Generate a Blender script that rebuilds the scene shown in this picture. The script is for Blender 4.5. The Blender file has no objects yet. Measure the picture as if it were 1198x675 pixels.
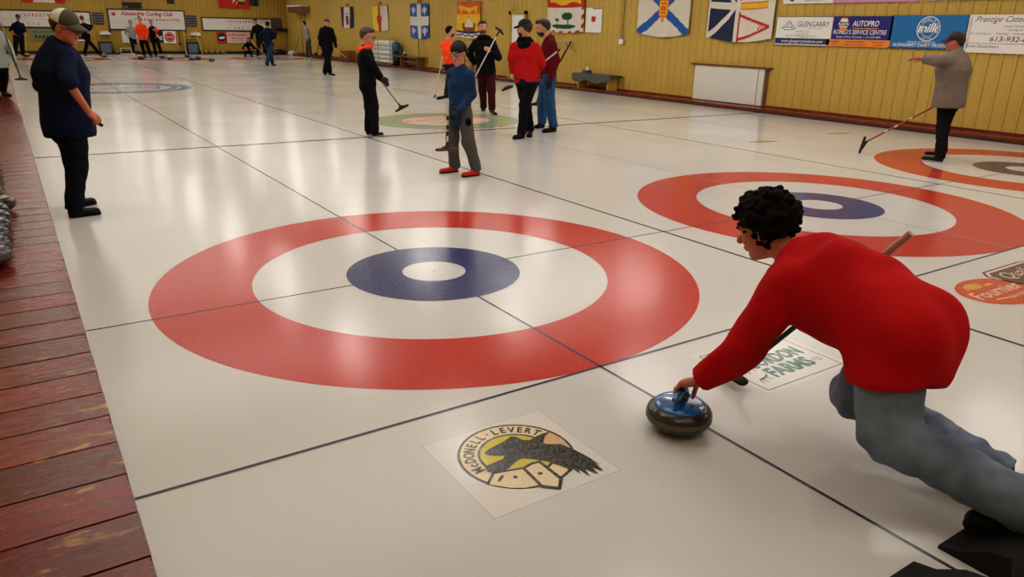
import bpy, math, random
import numpy as np
from mathutils import Vector, Matrix
random.seed(5)
SC = bpy.context.scene
COL = SC.collection
PI = math.pi
V = lambda *a: np.array(a, float)

# ---------------------------------------------------------------- camera
W_, H_ = 1198, 675
CP = V(-2.3094, -4.4587, 1.6257)
YAW, PIT, ROL, FPX = 0.5884, 0.3360, 0.0209, 868.36
def cam_axes():
    f = V(math.sin(YAW)*math.cos(PIT), math.cos(YAW)*math.cos(PIT), -math.sin(PIT))
    r = V(math.cos(YAW), -math.sin(YAW), 0); u = np.cross(r, f)
    return r*math.cos(ROL)+u*math.sin(ROL), -r*math.sin(ROL)+u*math.cos(ROL), f
CR, CU, CF = cam_axes()
cd = bpy.data.cameras.new('camera'); cam = bpy.data.objects.new('camera', cd); COL.objects.link(cam)
M = Matrix.Identity(4)
for i in range(3):
    M[i][0] = CR[i]; M[i][1] = CU[i]; M[i][2] = -CF[i]; M[i][3] = CP[i]
cam.matrix_world = M
cd.sensor_width = 36; cd.lens = 36*FPX/W_; cd.clip_start = .05; cd.clip_end = 200
SC.camera = cam
def ray(x, y): return CF+(x-W_/2)/FPX*CR-(y-H_/2)/FPX*CU
def G(x, y, z=0): d = ray(x, y); return CP+d*(z-CP[2])/d[2]
def WX(x, y, X): d = ray(x, y); return CP+d*(X-CP[0])/d[0]
def WY(x, y, Y): d = ray(x, y); return CP+d*(Y-CP[1])/d[1]
def nrm(v): v = np.asarray(v, float); return v/(np.linalg.norm(v)+1e-12)

# ---------------------------------------------------------------- materials
MATS = {}
def mat(name, col, rough=.6, var=.08, scale=6, bump=0, bscale=60, metal=0, spec=.5, coat=0, emit=None, sub=0):
    if name in MATS: return MATS[name]
    m = bpy.data.materials.new(name); m.use_nodes = True; nt = m.node_tree
    b = nt.nodes['Principled BSDF']
    b.inputs['Roughness'].default_value = rough; b.inputs['Metallic'].default_value = metal
    b.inputs['Specular IOR Level'].default_value = spec; b.inputs['Coat Weight'].default_value = coat
    tc = nt.nodes.new('ShaderNodeTexCoord'); n = nt.nodes.new('ShaderNodeTexNoise')
    n.inputs['Scale'].default_value = scale; n.inputs['Detail'].default_value = 5
    nt.links.new(tc.outputs['Object'], n.inputs['Vector'])
    r = nt.nodes.new('ShaderNodeValToRGB')
    r.color_ramp.elements[0].position = .3; r.color_ramp.elements[1].position = .7
    r.color_ramp.elements[0].color = (*[c*(1-var) for c in col], 1)
    r.color_ramp.elements[1].color = (*[min(1, c*(1+var)) for c in col], 1)
    nt.links.new(n.outputs['Fac'], r.inputs['Fac']); nt.links.new(r.outputs['Color'], b.inputs['Base Color'])
    if sub: b.inputs['Subsurface Weight'].default_value = sub; b.inputs['Subsurface Radius'].default_value = (.01, .004, .002)
    if bump:
        n2 = nt.nodes.new('ShaderNodeTexNoise'); n2.inputs['Scale'].default_value = bscale; n2.inputs['Detail'].default_value = 3
        nt.links.new(tc.outputs['Object'], n2.inputs['Vector'])
        bp = nt.nodes.new('ShaderNodeBump'); bp.inputs['Strength'].default_value = bump; bp.inputs['Distance'].default_value = .01
        nt.links.new(n2.outputs['Fac'], bp.inputs['Height']); nt.links.new(bp.outputs['Normal'], b.inputs['Normal'])
    if emit:
        b.inputs['Emission Color'].default_value = (*col, 1); b.inputs['Emission Strength'].default_value = emit
    MATS[name] = m; return m
def c8(r, g, b):
    f = lambda v: ((v/255+.055)/1.055)**2.4 if v > 10 else v/255/12.92
    return (f(r), f(g), f(b))

def ice_mat(name, col, grain=.05, rough=.17):
    """frosty pebbled ice surface over painted colour"""
    if name in MATS: return MATS[name]
    m = bpy.data.materials.new(name); m.use_nodes = True; nt = m.node_tree; b = nt.nodes['Principled BSDF']
    geo = nt.nodes.new('ShaderNodeNewGeometry')
    n = nt.nodes.new('ShaderNodeTexNoise'); n.inputs['Scale'].default_value = 130; n.inputs['Detail'].default_value = 2
    nl = nt.nodes.new('ShaderNodeTexNoise'); nl.inputs['Scale'].default_value = .6; nl.inputs['Detail'].default_value = 4
    nt.links.new(geo.outputs['Position'], n.inputs['Vector']); nt.links.new(geo.outputs['Position'], nl.inputs['Vector'])
    r = nt.nodes.new('ShaderNodeValToRGB'); e = r.color_ramp.elements
    e[0].position = .35; e[1].position = .68
    e[0].color = (*[c*(1-grain) for c in col], 1); e[1].color = (*[c+(0.75-c)*grain*.8 if c < .75 else c for c in col], 1)
    nt.links.new(n.outputs['Fac'], r.inputs['Fac'])
    mx = nt.nodes.new('ShaderNodeMix'); mx.data_type = 'RGBA'; mx.blend_type = 'MULTIPLY'; mx.inputs[0].default_value = .12
    nt.links.new(r.outputs['Color'], mx.inputs[6]); nt.links.new(nl.outputs['Fac'], mx.inputs[7])
    nt.links.new(mx.outputs[2], b.inputs['Base Color'])
    rr = nt.nodes.new('ShaderNodeMapRange'); rr.inputs[3].default_value = rough-.08; rr.inputs[4].default_value = rough+.05
    nt.links.new(nl.outputs['Fac'], rr.inputs[0]); nt.links.new(rr.outputs[0], b.inputs['Roughness'])
    n3 = nt.nodes.new('ShaderNodeTexNoise'); n3.inputs['Scale'].default_value = 170; n3.inputs['Detail'].default_value = 1
    n4 = nt.nodes.new('ShaderNodeTexNoise'); n4.inputs['Scale'].default_value = 2.2; n4.inputs['Detail'].default_value = 3
    nt.links.new(geo.outputs['Position'], n3.inputs['Vector']); nt.links.new(geo.outputs['Position'], n4.inputs['Vector'])
    b1 = nt.nodes.new('ShaderNodeBump'); b1.inputs['Strength'].default_value = .28; b1.inputs['Distance'].default_value = .0009
    b2 = nt.nodes.new('ShaderNodeBump'); b2.inputs['Strength'].default_value = .35; b2.inputs['Distance'].default_value = .006
    nt.links.new(n3.outputs['Fac'], b1.inputs['Height']); nt.links.new(n4.outputs['Fac'], b2.inputs['Height'])
    nt.links.new(b1.outputs['Normal'], b2.inputs['Normal']); nt.links.new(b2.outputs['Normal'], b.inputs['Normal'])
    b.inputs['IOR'].default_value = 1.33
    b.inputs['Specular IOR Level'].default_value = .34
    MATS[name] = m; return m

def wood_red(name='red_wood', along='x', tint=1.):
    m = bpy.data.materials.new('worn_red_paint'); m.use_nodes = True; nt = m.node_tree; b = nt.nodes['Principled BSDF']
    geo = nt.nodes.new('ShaderNodeNewGeometry'); mp = nt.nodes.new('ShaderNodeMapping')
    mp.inputs['Scale'].default_value = (2.5, 26, 10) if along == 'x' else (26, 1.2, 12)
    nt.links.new(geo.outputs['Position'], mp.inputs['Vector'])
    g = nt.nodes.new('ShaderNodeTexNoise'); g.inputs['Scale'].default_value = 1.5; g.inputs['Detail'].default_value = 8; g.inputs['Roughness'].default_value = .7
    nt.links.new(mp.outputs[0], g.inputs['Vector'])
    red = nt.nodes.new('ShaderNodeValToRGB'); e = red.color_ramp.elements
    e[0].position = .3; e[1].position = .72; e[0].color = (*[q*tint for q in c8(78, 18, 7)], 1); e[1].color = (*[q*tint for q in c8(134, 38, 16)], 1)
    nt.links.new(g.outputs['Fac'], red.inputs['Fac'])
    # worn-through paint, more of it near the ice edge (x -> -2.17)
    sx = nt.nodes.new('ShaderNodeSeparateXYZ'); nt.links.new(geo.outputs['Position'], sx.inputs[0])
    mr = nt.nodes.new('ShaderNodeMapRange'); mr.inputs[1].default_value = -2.9; mr.inputs[2].default_value = -2.17
    mr.inputs[3].default_value = -.075; mr.inputs[4].default_value = .035 if along == 'x' else -.03
    if along == 'y': mr.inputs[4].default_value = -.05
    nt.links.new(sx.outputs[0], mr.inputs[0])
    w = nt.nodes.new('ShaderNodeTexNoise'); w.inputs['Scale'].default_value = 3.2; w.inputs['Detail'].default_value = 9; w.inputs['Roughness'].default_value = .72
    mp2 = nt.nodes.new('ShaderNodeMapping'); mp2.inputs['Scale'].default_value = (1, 3.4, 1); nt.links.new(geo.outputs['Position'], mp2.inputs['Vector'])
    nt.links.new(mp2.outputs[0], w.inputs['Vector'])
    ad = nt.nodes.new('ShaderNodeMath'); nt.links.new(w.outputs['Fac'], ad.inputs[0]); nt.links.new(mr.outputs[0], ad.inputs[1])
    wr = nt.nodes.new('ShaderNodeValToRGB'); wr.color_ramp.elements[0].position = .585; wr.color_ramp.elements[1].position = .62
    nt.links.new(ad.outputs[0], wr.inputs['Fac'])
    under = nt.nodes.new('ShaderNodeValToRGB'); u = under.color_ramp.elements
    u[0].position = .42; u[1].position = .6; u[0].color = (*c8(84, 56, 34), 1); u[1].color = (*c8(176, 126, 52), 1)
    n5 = nt.nodes.new('ShaderNodeTexNoise'); n5.inputs['Scale'].default_value = 9; nt.links.new(geo.outputs['Position'], n5.inputs['Vector'])
    nt.links.new(n5.outputs['Fac'], under.inputs['Fac'])
    mx = nt.nodes.new('ShaderNodeMix'); mx.data_type = 'RGBA'
    nt.links.new(wr.outputs['Color'], mx.inputs[0]); nt.links.new(red.outputs['Color'], mx.inputs[6]); nt.links.new(under.outputs['Color'], mx.inputs[7])
    nt.links.new(mx.outputs[2], b.inputs['Base Color'])
    rg = nt.nodes.new('ShaderNodeMapRange'); rg.inputs[1].default_value = .3; rg.inputs[2].default_value = .7; rg.inputs[3].default_value = .12; rg.inputs[4].default_value = .34
    nt.links.new(g.outputs['Fac'], rg.inputs[0]); nt.links.new(rg.outputs[0], b.inputs['Roughness'])
    bp = nt.nodes.new('ShaderNodeBump'); bp.inputs['Strength'].default_value = .55; bp.inputs['Distance'].default_value = .004
    nt.links.new(g.outputs['Fac'], bp.inputs['Height']); nt.links.new(bp.outputs['Normal'], b.inputs['Normal'])
    b.inputs['Specular IOR Level'].default_value = .7
    MATS[name] = m; return m
RW = wood_red(); RWL = wood_red('red_ledge', 'y'); RW2 = wood_red('red_wood_dark', tint=.78); RW3 = wood_red('red_wood_light', tint=1.2)

# ---------------------------------------------------------------- object helpers
def link(name, me, parent=None, world=True):
    o = bpy.data.objects.new(name, me); COL.objects.link(o)
    if parent is not None: o.parent = parent
    return o
def tag(o, label=None, cat=None, group=None, kind=None):
    if label: o['label'] = label
    if cat: o['category'] = cat
    if group: o['group'] = group
    if kind: o['kind'] = kind
    return o
def thing(name, label, cat, group=None, loc=(0, 0, 0)):
    o = bpy.data.objects.new(name, None); COL.objects.link(o); o.empty_display_size = .1
    o.location = Vector([float(v) for v in loc])
    return tag(o, label, cat, group)
def mk(name, verts, faces, mats, mi=None, parent=None, smooth=False):
    me = bpy.data.meshes.new(name)
    off = V(*parent.location) if parent is not None and parent.type == 'EMPTY' else V(0, 0, 0)
    if parent is not None and parent.parent is not None: off = V(0, 0, 0)
    vs = np.asarray(verts, float)
    if parent is not None: off = V(*world_loc(parent))
    me.from_pydata((vs-off).tolist(), [], [list(f) for f in faces] if not isinstance(faces, np.ndarray) else faces.tolist())
    for m in (mats if isinstance(mats, (list, tuple)) else [mats]): me.materials.append(m)
    if mi is not None: me.polygons.foreach_set('material_index', np.asarray(mi, dtype=np.int32))
    if smooth: me.polygons.foreach_set('use_smooth', np.ones(len(me.polygons), bool))
    me.update()
    return link(name, me, parent)
def world_loc(o):
    v = Vector((0, 0, 0))
    while o is not None: v += o.location; o = o.parent
    return v

class MB:
    def __init__(s): s.v = []; s.f = []; s.m = []; s.mats = []
    def mi(s, m):
        if m not in s.mats: s.mats.append(m)
        return s.mats.index(m)
    def add(s, vs, fs, m):
        n = len(s.v); k = s.mi(m); s.v += [tuple(map(float, v)) for v in vs]
        for f in fs: s.f.append([i+n for i in f]); s.m.append(k)
    def box(s, lo, hi, m, rot=None, c=None):
        x0, y0, z0 = lo; x1, y1, z1 = hi
        vs = [V(x, y, z) for z in (z0, z1) for x, y in ((x0, y0), (x1, y0), (x1, y1), (x0, y1))]
        if rot is not None:
            c = V(*c) if c is not None else sum(vs)/8
            cs, sn = math.cos(rot), math.sin(rot)
            vs = [c+V((v-c)[0]*cs-(v-c)[1]*sn, (v-c)[0]*sn+(v-c)[1]*cs, (v-c)[2]) for v in vs]
        s.add(vs, [(3, 2, 1, 0), (4, 5, 6, 7), (0, 1, 5, 4), (1, 2, 6, 5), (2, 3, 7, 6), (3, 0, 4, 7)], m); return s
    def bbox(s, lo, hi, m, b=.01):
        """box with chamfered edges"""
        import bmesh
        bm = bmesh.new(); bmesh.ops.create_cube(bm, size=1)
        lo, hi = V(*lo), V(*hi)
        for v in bm.verts: v.co = Vector((lo+hi)/2+V(*v.co)*(hi-lo))
        bmesh.ops.bevel(bm, geom=bm.edges[:], offset=b, segments=2, affect='EDGES')
        bm.verts.index_update()
        s.add([V(*v.co) for v in bm.verts], [[v.index for v in f.verts] for f in bm.faces], m); bm.free(); return s
    def tube(s, pts, r, m, n=8, r1=None):
        pts = [V(*p) for p in pts]; rings = []
        L = len(pts)
        up = V(0, 0, 1)
        for i, p in enumerate(pts):
            d = nrm(pts[min(i+1, L-1)]-pts[max(i-1, 0)])
            a = np.cross(d, up)
            if np.linalg.norm(a) < 1e-3: a = np.cross(d, V(1, 0, 0))
            a = nrm(a); b = np.cross(d, a); rr = r if r1 is None else r+(r1-r)*i/(L-1)
            rings.append([p+rr*(math.cos(t)*a+math.sin(t)*b) for t in np.linspace(0, 2*PI, n, endpoint=False)])
        vs = [v for q in rings for v in q]; fs = []
        for i in range(L-1):
            for k in range(n): k2 = (k+1) % n; fs.append((i*n+k, i*n+k2, (i+1)*n+k2, (i+1)*n+k))
        fs.append(tuple(range(n))[::-1]); fs.append(tuple((L-1)*n+k for k in range(n)))
        s.add(vs, fs, m); return s
    def lathe(s, prof, c, m, n=32, axis=(0, 0, 1), mats=None):
        ax = nrm(axis); a = np.cross(ax, V(0, 1, 0)) if abs(ax[1]) < .9 else np.cross(ax, V(1, 0, 0)); a = nrm(a); b = np.cross(ax, a); c = V(*c)
        vs = [c+ax*z+r*(math.cos(t)*a+math.sin(t)*b) for r, z in prof for t in np.linspace(0, 2*PI, n, endpoint=False)]
        for i in range(len(prof)-1):
            fs = [(k, (k+1) % n, (k+1) % n+n, k+n) for k in range(n)]
            s.add(vs[i*n:(i+2)*n], fs, mats[i] if mats else m)
        return s
    def build(s, name, parent=None, smooth=False, bevel=0):
        o = mk(name, s.v, s.f, s.mats, s.m, parent)
        if smooth:
            o.data.polygons.foreach_set('use_smooth', np.ones(len(o.data.polygons), bool))
            try: o.data.set_sharp_from_angle(angle=.7)
            except Exception: pass
        # weld duplicated lathe rings so shading is smooth
        if smooth:
            import bmesh
            bm = bmesh.new(); bm.from_mesh(o.data); bmesh.ops.remove_doubles(bm, verts=bm.verts, dist=1e-5)
            bmesh.ops.recalc_face_normals(bm, faces=bm.faces); bm.to_mesh(o.data); bm.free()
        return o

# text -> 2D polygons
_tc = {}
def text2d(body, size=1, shear=0, off=0, align='CENTER', sx=1):
    key = (body, shear, off)
    if key not in _tc:
        for o_ in (off, off*.5, 0):
            cu = bpy.data.curves.new('t', 'FONT'); cu.body = body; cu.size = 1; cu.shear = shear; cu.offset = o_; cu.resolution_u = 2
            ob = bpy.data.objects.new('t', cu); COL.objects.link(ob)
            dg = bpy.context.evaluated_depsgraph_get(); me = bpy.data.meshes.new_from_object(ob.evaluated_get(dg))
            A_ = np.array([v.co[:2] for v in me.vertices]).reshape(-1, 2)
            _tc[key] = (A_, [tuple(p.vertices) for p in me.polygons])
            bpy.data.objects.remove(ob); bpy.data.curves.remove(cu); bpy.data.meshes.remove(me)
            if len(A_) == 0 or (A_[:, 1].max() < 1.1 and A_[:, 1].min() > -.5 and A_[:, 0].min() > -.5 and A_[:, 0].max() < len(body)*1.05+.3): break
    vs, fs = _tc[key]
    if len(vs) == 0: return vs, fs
    lo, hi = vs.min(0), vs.max(0); v = vs.copy()
    v[:, 0] -= {'CENTER': (lo[0]+hi[0])/2, 'LEFT': lo[0], 'RIGHT': hi[0]}[align]
    v[:, 1] -= .0
    return v*size*V(sx, 1), fs

class Art:
    """flat painted artwork: layered 2D polygons (u, v, layer)"""
    def __init__(s): s.b = MB()
    def poly(s, pts, m, lay=1, rev=False):
        a = 0
        for i in range(len(pts)): a += pts[i-1][0]*pts[i][1]-pts[i][0]*pts[i-1][1]
        if a < 0: pts = list(pts)[::-1]
        s.b.add([(p[0], p[1], lay) for p in pts], [tuple(range(len(pts)))], m); return s
    def rect(s, u0, v0, u1, v1, m, lay=1): return s.poly([(u0, v0), (u1, v0), (u1, v1), (u0, v1)], m, lay)
    def line(s, p, q, w, m, lay=1):
        p, q = V(*p), V(*q); d = nrm(q-p); n = V(-d[1], d[0])*w/2
        return s.poly([p-n, q-n, q+n, p+n], m, lay)
    def ring(s, c, r0, r1, m, lay=1, a0=0, a1=2*PI, n=96, sy=1, rot=0):
        t = np.linspace(a0, a1, n+1); cs, sn = math.cos(rot), math.sin(rot)
        def P(r, a): x, y = r*math.cos(a), r*math.sin(a)*sy; return (c[0]+x*cs-y*sn, c[1]+x*sn+y*cs, lay)
        vs = [P(r0, a) for a in t]+[P(r1, a) for a in t]
        s.b.add(vs, [(i, n+1+i, n+2+i, i+1) for i in range(n)], m); return s
    def disc(s, c, r, m, lay=1, sy=1, n=64, rot=0):
        cs, sn = math.cos(rot), math.sin(rot)
        return s.poly([(c[0]+r*math.cos(a)*cs-r*sy*math.sin(a)*sn, c[1]+r*math.cos(a)*sn+r*sy*math.sin(a)*cs) for a in np.linspace(0, 2*PI, n, endpoint=False)], m, lay)
    def text(s, body, u, v, size, m, lay=2, shear=0, off=0, align='CENTER', sx=1, rot=0, fit=None):
        vs, fs = text2d(body, size, shear, off, align, sx)
        if len(vs) == 0: return s
        if fit: vs = vs*V(fit/(vs[:, 0].max()-vs[:, 0].min()), 1)
        cs, sn = math.cos(rot), math.sin(rot)
        s.b.add([(u+x*cs-y*sn, v+x*sn+y*cs, lay) for x, y in vs], fs, m); return s
    def arctext(s, body, c, r, a0, a1, size, m, lay=2, off=0, sx=1):
        n = len(body)
        for i, ch in enumerate(body):
            if ch == ' ': continue
            a = a0+(a1-a0)*(i/(n-1) if n > 1 else 0)
            sg = -1 if a1 < a0 else 1
            rot = a-PI/2 if sg < 0 else a+PI/2
            s.text(ch, c[0]+r*math.cos(a), c[1]+r*math.sin(a), size, m, lay, off=off, rot=rot, sx=sx)
        return s
    def build(s, name, f, parent=None, eps=.0004):
        vs = [f(u, v, l*eps) for u, v, l in s.b.v]
        return mk(name, vs, s.b.f, s.b.mats, s.b.m, parent)
# wall frames: u to the right as seen from the room, v up, w towards the room
WXR = 11.9; FY = 40.9
def on_right(y, z, x=WXR-.03): return lambda u, v, w: V(x-w, y-u, z+v)     # facing -x : right is -y
def on_far(xx, z, y=FY-.03): return lambda u, v, w: V(xx+u, y-w, z+v)         # facing -y : right is +x
def on_ice(xx, yy, rot=0):
    cs, sn = math.cos(rot), math.sin(rot)
    return lambda u, v, w: V(xx+u*cs-v*sn, yy+u*sn+v*cs, w)

# ---------------------------------------------------------------- SDF modelling (signed distances polygonised with surface nets)
class SDF:
    def __init__(s, h): s.h = h; s.p = []; s.clips = []
    def cone(s, a, b, r1, r2, k=.03, flat=None, clips=(), sub=False):
        a, b = V(*a), V(*b)
        r = max(r1, r2)
        lo = np.minimum(a-r1, b-r2); hi = np.maximum(a+r1, b+r2)
        def f(P, a=a, b=b):
            if flat is not None:
                n, q = flat; n = nrm(n)
                P = P+((P-a)@n)[..., None]*n*(q-1)
                b = b+((b-a)@n)*n*(q-1)
            ba = b-a; L = ba@ba+1e-12
            t = np.clip(((P-a)@ba)/L, 0, 1)
            d = np.linalg.norm(P-a-t[..., None]*ba, axis=-1)-(r1+(r2-r1)*t)
            if flat is not None: d = d*.8
            for c, n in clips: d = np.maximum(d, (P-c)@n)
            return d
        s.p.append((f, lo, hi, k, sub)); return s
    def ell(s, c, rad, R=None, k=.02, clips=(), sub=False):
        c = V(*c); rad = V(*rad); R = np.eye(3) if R is None else R   # rows = local axes
        m = max(rad)
        ext = np.sqrt(((R.T*rad)**2).sum(1))
        def f(P):
            q = (P-c)@R.T
            k0 = np.linalg.norm(q/rad, axis=-1); k1 = np.linalg.norm(q/rad**2, axis=-1)+1e-9
            d = k0*(k0-1)/k1
            d = np.where(k0 < .25, -min(rad)*.8, d)
            for cc, n in clips: d = np.maximum(d, (P-cc)@n)
            return d
        s.p.append((f, c-ext, c+ext, k, sub)); return s
    def clip(s, c, n): s.clips.append((V(*c), nrm(n))); return s
    def mesh(s):
        h = s.h
        adds = [p for p in s.p if not p[4]]
        lo = np.min([p[1] for p in adds], 0)-4*h-.01; hi = np.max([p[2] for p in adds], 0)+4*h+.01
        n = np.ceil((hi-lo)/h).astype(int)+1
        D = np.full(n, 1e3, np.float32)
        for f, l, u, k, sub in s.p:
            pad = k+2.5*h
            i0 = np.clip(np.floor((l-pad-lo)/h).astype(int), 0, n-1); i1 = np.clip(np.ceil((u+pad-lo)/h).astype(int)+1, 1, n)
            if np.any(i1 <= i0): continue
            ax = [lo[i]+h*np.arange(i0[i], i1[i]) for i in range(3)]
            P = np.stack(np.meshgrid(*ax, indexing='ij'), -1)
            d = f(P).astype(np.float32)
            sl = tuple(slice(i0[i], i1[i]) for i in range(3)); A = D[sl]
            if sub:
                d = -d; hh = np.maximum(k-np.abs(A-d), 0)/k; D[sl] = np.where(A > 100, A, np.maximum(A, d)+hh*hh*k/4)
            else:
                hh = np.maximum(k-np.abs(A-d), 0)/k; D[sl] = np.minimum(A, d)-hh*hh*k/4
        if s.clips:
            idx = np.nonzero(D < 50)
            P = lo+h*np.stack(idx, -1)
            d = D[idx]
            for c, nn in s.clips: d = np.maximum(d, (P-c)@nn)
            D[idx] = d
        neg = D < 0
        nc = np.array(D.shape)-1
        cnt = np.zeros(nc, np.int8)
        for a in (0, 1):
            for b in (0, 1):
                for c in (0, 1): cnt += neg[a:a+nc[0], b:b+nc[1], c:c+nc[2]]
        act = np.nonzero((cnt > 0) & (cnt < 8)); I = np.stack(act, -1)
        idm = np.full(nc, -1, np.int64); idm[act] = np.arange(len(I))
        S = np.zeros((len(I), 3)); C = np.zeros(len(I))
        cs = [(a, b, c) for a in (0, 1) for b in (0, 1) for c in (0, 1)]
        for p in cs:
            for ax in range(3):
                if p[ax]: continue
                q = list(p); q[ax] = 1
                d0 = D[I[:, 0]+p[0], I[:, 1]+p[1], I[:, 2]+p[2]]; d1 = D[I[:, 0]+q[0], I[:, 1]+q[1], I[:, 2]+q[2]]
                m = (d0 < 0) != (d1 < 0); t = np.where(m, d0/np.where(m, d0-d1, 1), 0); t = np.clip(t, 0.02, .98)
                v = np.tile(np.array(p, float), (len(I), 1)); v[:, ax] = t
                S += v*m[:, None]; C += m
        verts = lo+h*(I+S/C[:, None])
        faces = []
        for ax in range(3):
            u, w = [(1, 2), (2, 0), (0, 1)][ax]
            sl0 = [slice(None)]*3; sl1 = [slice(None)]*3; sl0[ax] = slice(0, -1); sl1[ax] = slice(1, None)
            ch = neg[tuple(sl0)] != neg[tuple(sl1)]
            e = np.stack(np.nonzero(ch), -1)
            if len(e) == 0: continue
            ok = (e[:, u] > 0) & (e[:, w] > 0) & (e[:, u] < nc[u]) & (e[:, w] < nc[w]); e = e[ok]
            inside = neg[e[:, 0], e[:, 1], e[:, 2]]
            def g(du, dw):
                q = e.copy(); q[:, u] -= du; q[:, w] -= dw; return idm[q[:, 0], q[:, 1], q[:, 2]]
            qd = np.stack([g(1, 1), g(0, 1), g(0, 0), g(1, 0)], -1)
            qd[~inside] = qd[~inside][:, ::-1]
            faces.append(qd)
        F = np.concatenate(faces); F = F[(F >= 0).all(1)]
        # one relaxation pass
        nb = np.zeros_like(verts); cn = np.zeros(len(verts))
        for a in range(4):
            b = (a+1) % 4
            np.add.at(nb, F[:, a], verts[F[:, b]]); np.add.at(cn, F[:, a], 1)
        av = nb/np.maximum(cn, 1)[:, None]; verts = np.where(cn[:, None] > 0, verts*.5+av*.5, verts)
        return verts, F
def vnormals(v, F):
    n = np.cross(v[F[:, 2]]-v[F[:, 0]], v[F[:, 3]]-v[F[:, 1]]); N = np.zeros_like(v)
    for a in range(4): np.add.at(N, F[:, a], n)
    return N/(np.linalg.norm(N, axis=1)[:, None]+1e-12)
def folds(v, F, amp, seed=0, sc=1., stretch=(1, 1, 1)):
    rs = np.random.RandomState(seed); d = np.zeros(len(v)); P = v*V(*stretch)
    for i in range(5):
        k = rs.normal(size=3); k = nrm(k)*rs.uniform(14, 38)*sc; w = nrm(rs.normal(size=3))*rs.uniform(6, 12)*sc
        d += np.sin(P@k+1.6*np.sin(P@w+rs.uniform(0, 6))+rs.uniform(0, 6))/(1+i*.35)
    return v+vnormals(v, F)*(amp*d/2)[:, None]
def sdf_obj(name, S, m, parent, fold=0, seed=0, sc=1., stretch=(1, 1, 1), mi=None):
    v, F = S.mesh()
    if fold: v = folds(v, F, fold, seed, sc, stretch)
    idx = mi(v[F].mean(1)) if mi else None
    return mk(name, v, F, m, idx, parent, smooth=True)

# ---------------------------------------------------------------- the human figure
def ik(a, b, l1, l2, pole):
    """middle joint of a two-bone limb from a to b bending towards pole"""
    a, b = V(*a), V(*b); d = b-a; L = np.linalg.norm(d); L2 = min(L, (l1+l2)*.998); u = d/L
    x = (l1*l1-l2*l2+L2*L2)/(2*L2); y = math.sqrt(max(l1*l1-x*x, 0))
    p = V(*pole); p = nrm(p-(p@u)*u)
    sc = L/L2
    return a+u*x*sc+p*y
SKIN = mat('skin', c8(196, 138, 112), .5, .06, 20, .1, 200, sub=.08)
SKIN2 = mat('skin_flushed', c8(190, 112, 88), .5, .06, 20, .1, 200, sub=.08)
LIP = mat('lips', c8(172, 104, 88), .5)
EYE = mat('eye_white', c8(225, 220, 215), .2, .01); IRIS = mat('eye_iris', c8(40, 28, 22), .2)
def rotm(f, up):
    """rows: right, forward, up (local axes)"""
    f = nrm(f); r = nrm(np.cross(f, up)); u = np.cross(r, f); return np.array([r, f, u])

def hand(S, wrist, d, n, s, curl, side, spread=1., thumb='open'):
    """palm + five fingers. d: pointing direction, n: palm facing normal, side: +1 if the thumb lies towards cross(d,n)"""
    d = nrm(d); n = nrm(n-(n@d)*d); e = np.cross(d, n)*side       # e towards thumb
    S.cone(wrist-d*.01, wrist+d*.055*s, .024*s, .034*s, k=.012, flat=(n, 1.7))
    S.cone(wrist+d*.03*s+e*.018*s, wrist+d*.075*s+e*.022*s, .018*s, .015*s, k=.012)
    S.cone(wrist+d*.03*s-e*.018*s, wrist+d*.072*s-e*.024*s, .018*s, .014*s, k=.012)
    ls = [.042, .046, .043, .034]; offs = [.029, .010, -.010, -.028]
    for i in range(4):
        p = wrist+d*(.078-.004*abs(i-1))*s+e*offs[i]*s*spread; ang = curl*.5
        dr = d
        for j, (lf, r) in enumerate(((1., .0098), (.66, .0090), (.5, .0082))):
            a = ang+j*curl*.95
            dr = nrm(d*math.cos(a)+n*math.sin(a)+e*offs[i]*2.2*(spread-.6)); q = p+dr*ls[i]*lf*s
            S.cone(p, q, r*s, (r-.0007)*s, k=.004); p = q
    p = wrist+d*.022*s+e*.026*s+n*.006*s
    if thumb == 'grip': steps = ((d*.6+e*.55+n*.5, .036), (d*.5+n*.9-e*.1, .03), (n*.8-e*.6+d*.2, .022))
    else: steps = ((d*.65+e*.7+n*.25, .038), (d*.9+e*.3+n*.25, .03), (d*.95+n*.3+e*.1, .022))
    for j, (dv, L) in enumerate(steps):
        q = p+nrm(dv)*L*s; S.cone(p, q, (.0125-.0013*j)*s, (.0115-.0013*j)*s, k=.006); p = q
    return wrist+d*.05*s

def res(base, nvec, p):
    """(px, py, depth offset) -> 3D on the vertical plane through the figure's base; arrays pass through"""
    if isinstance(p, np.ndarray): return p
    x, y = p[0], p[1]; dd = p[2] if len(p) > 2 else 0
    r = ray(x, y); t = ((base-CP)[:2]@nvec+dd)/(r[:2]@nvec); return CP+r*t

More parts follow.
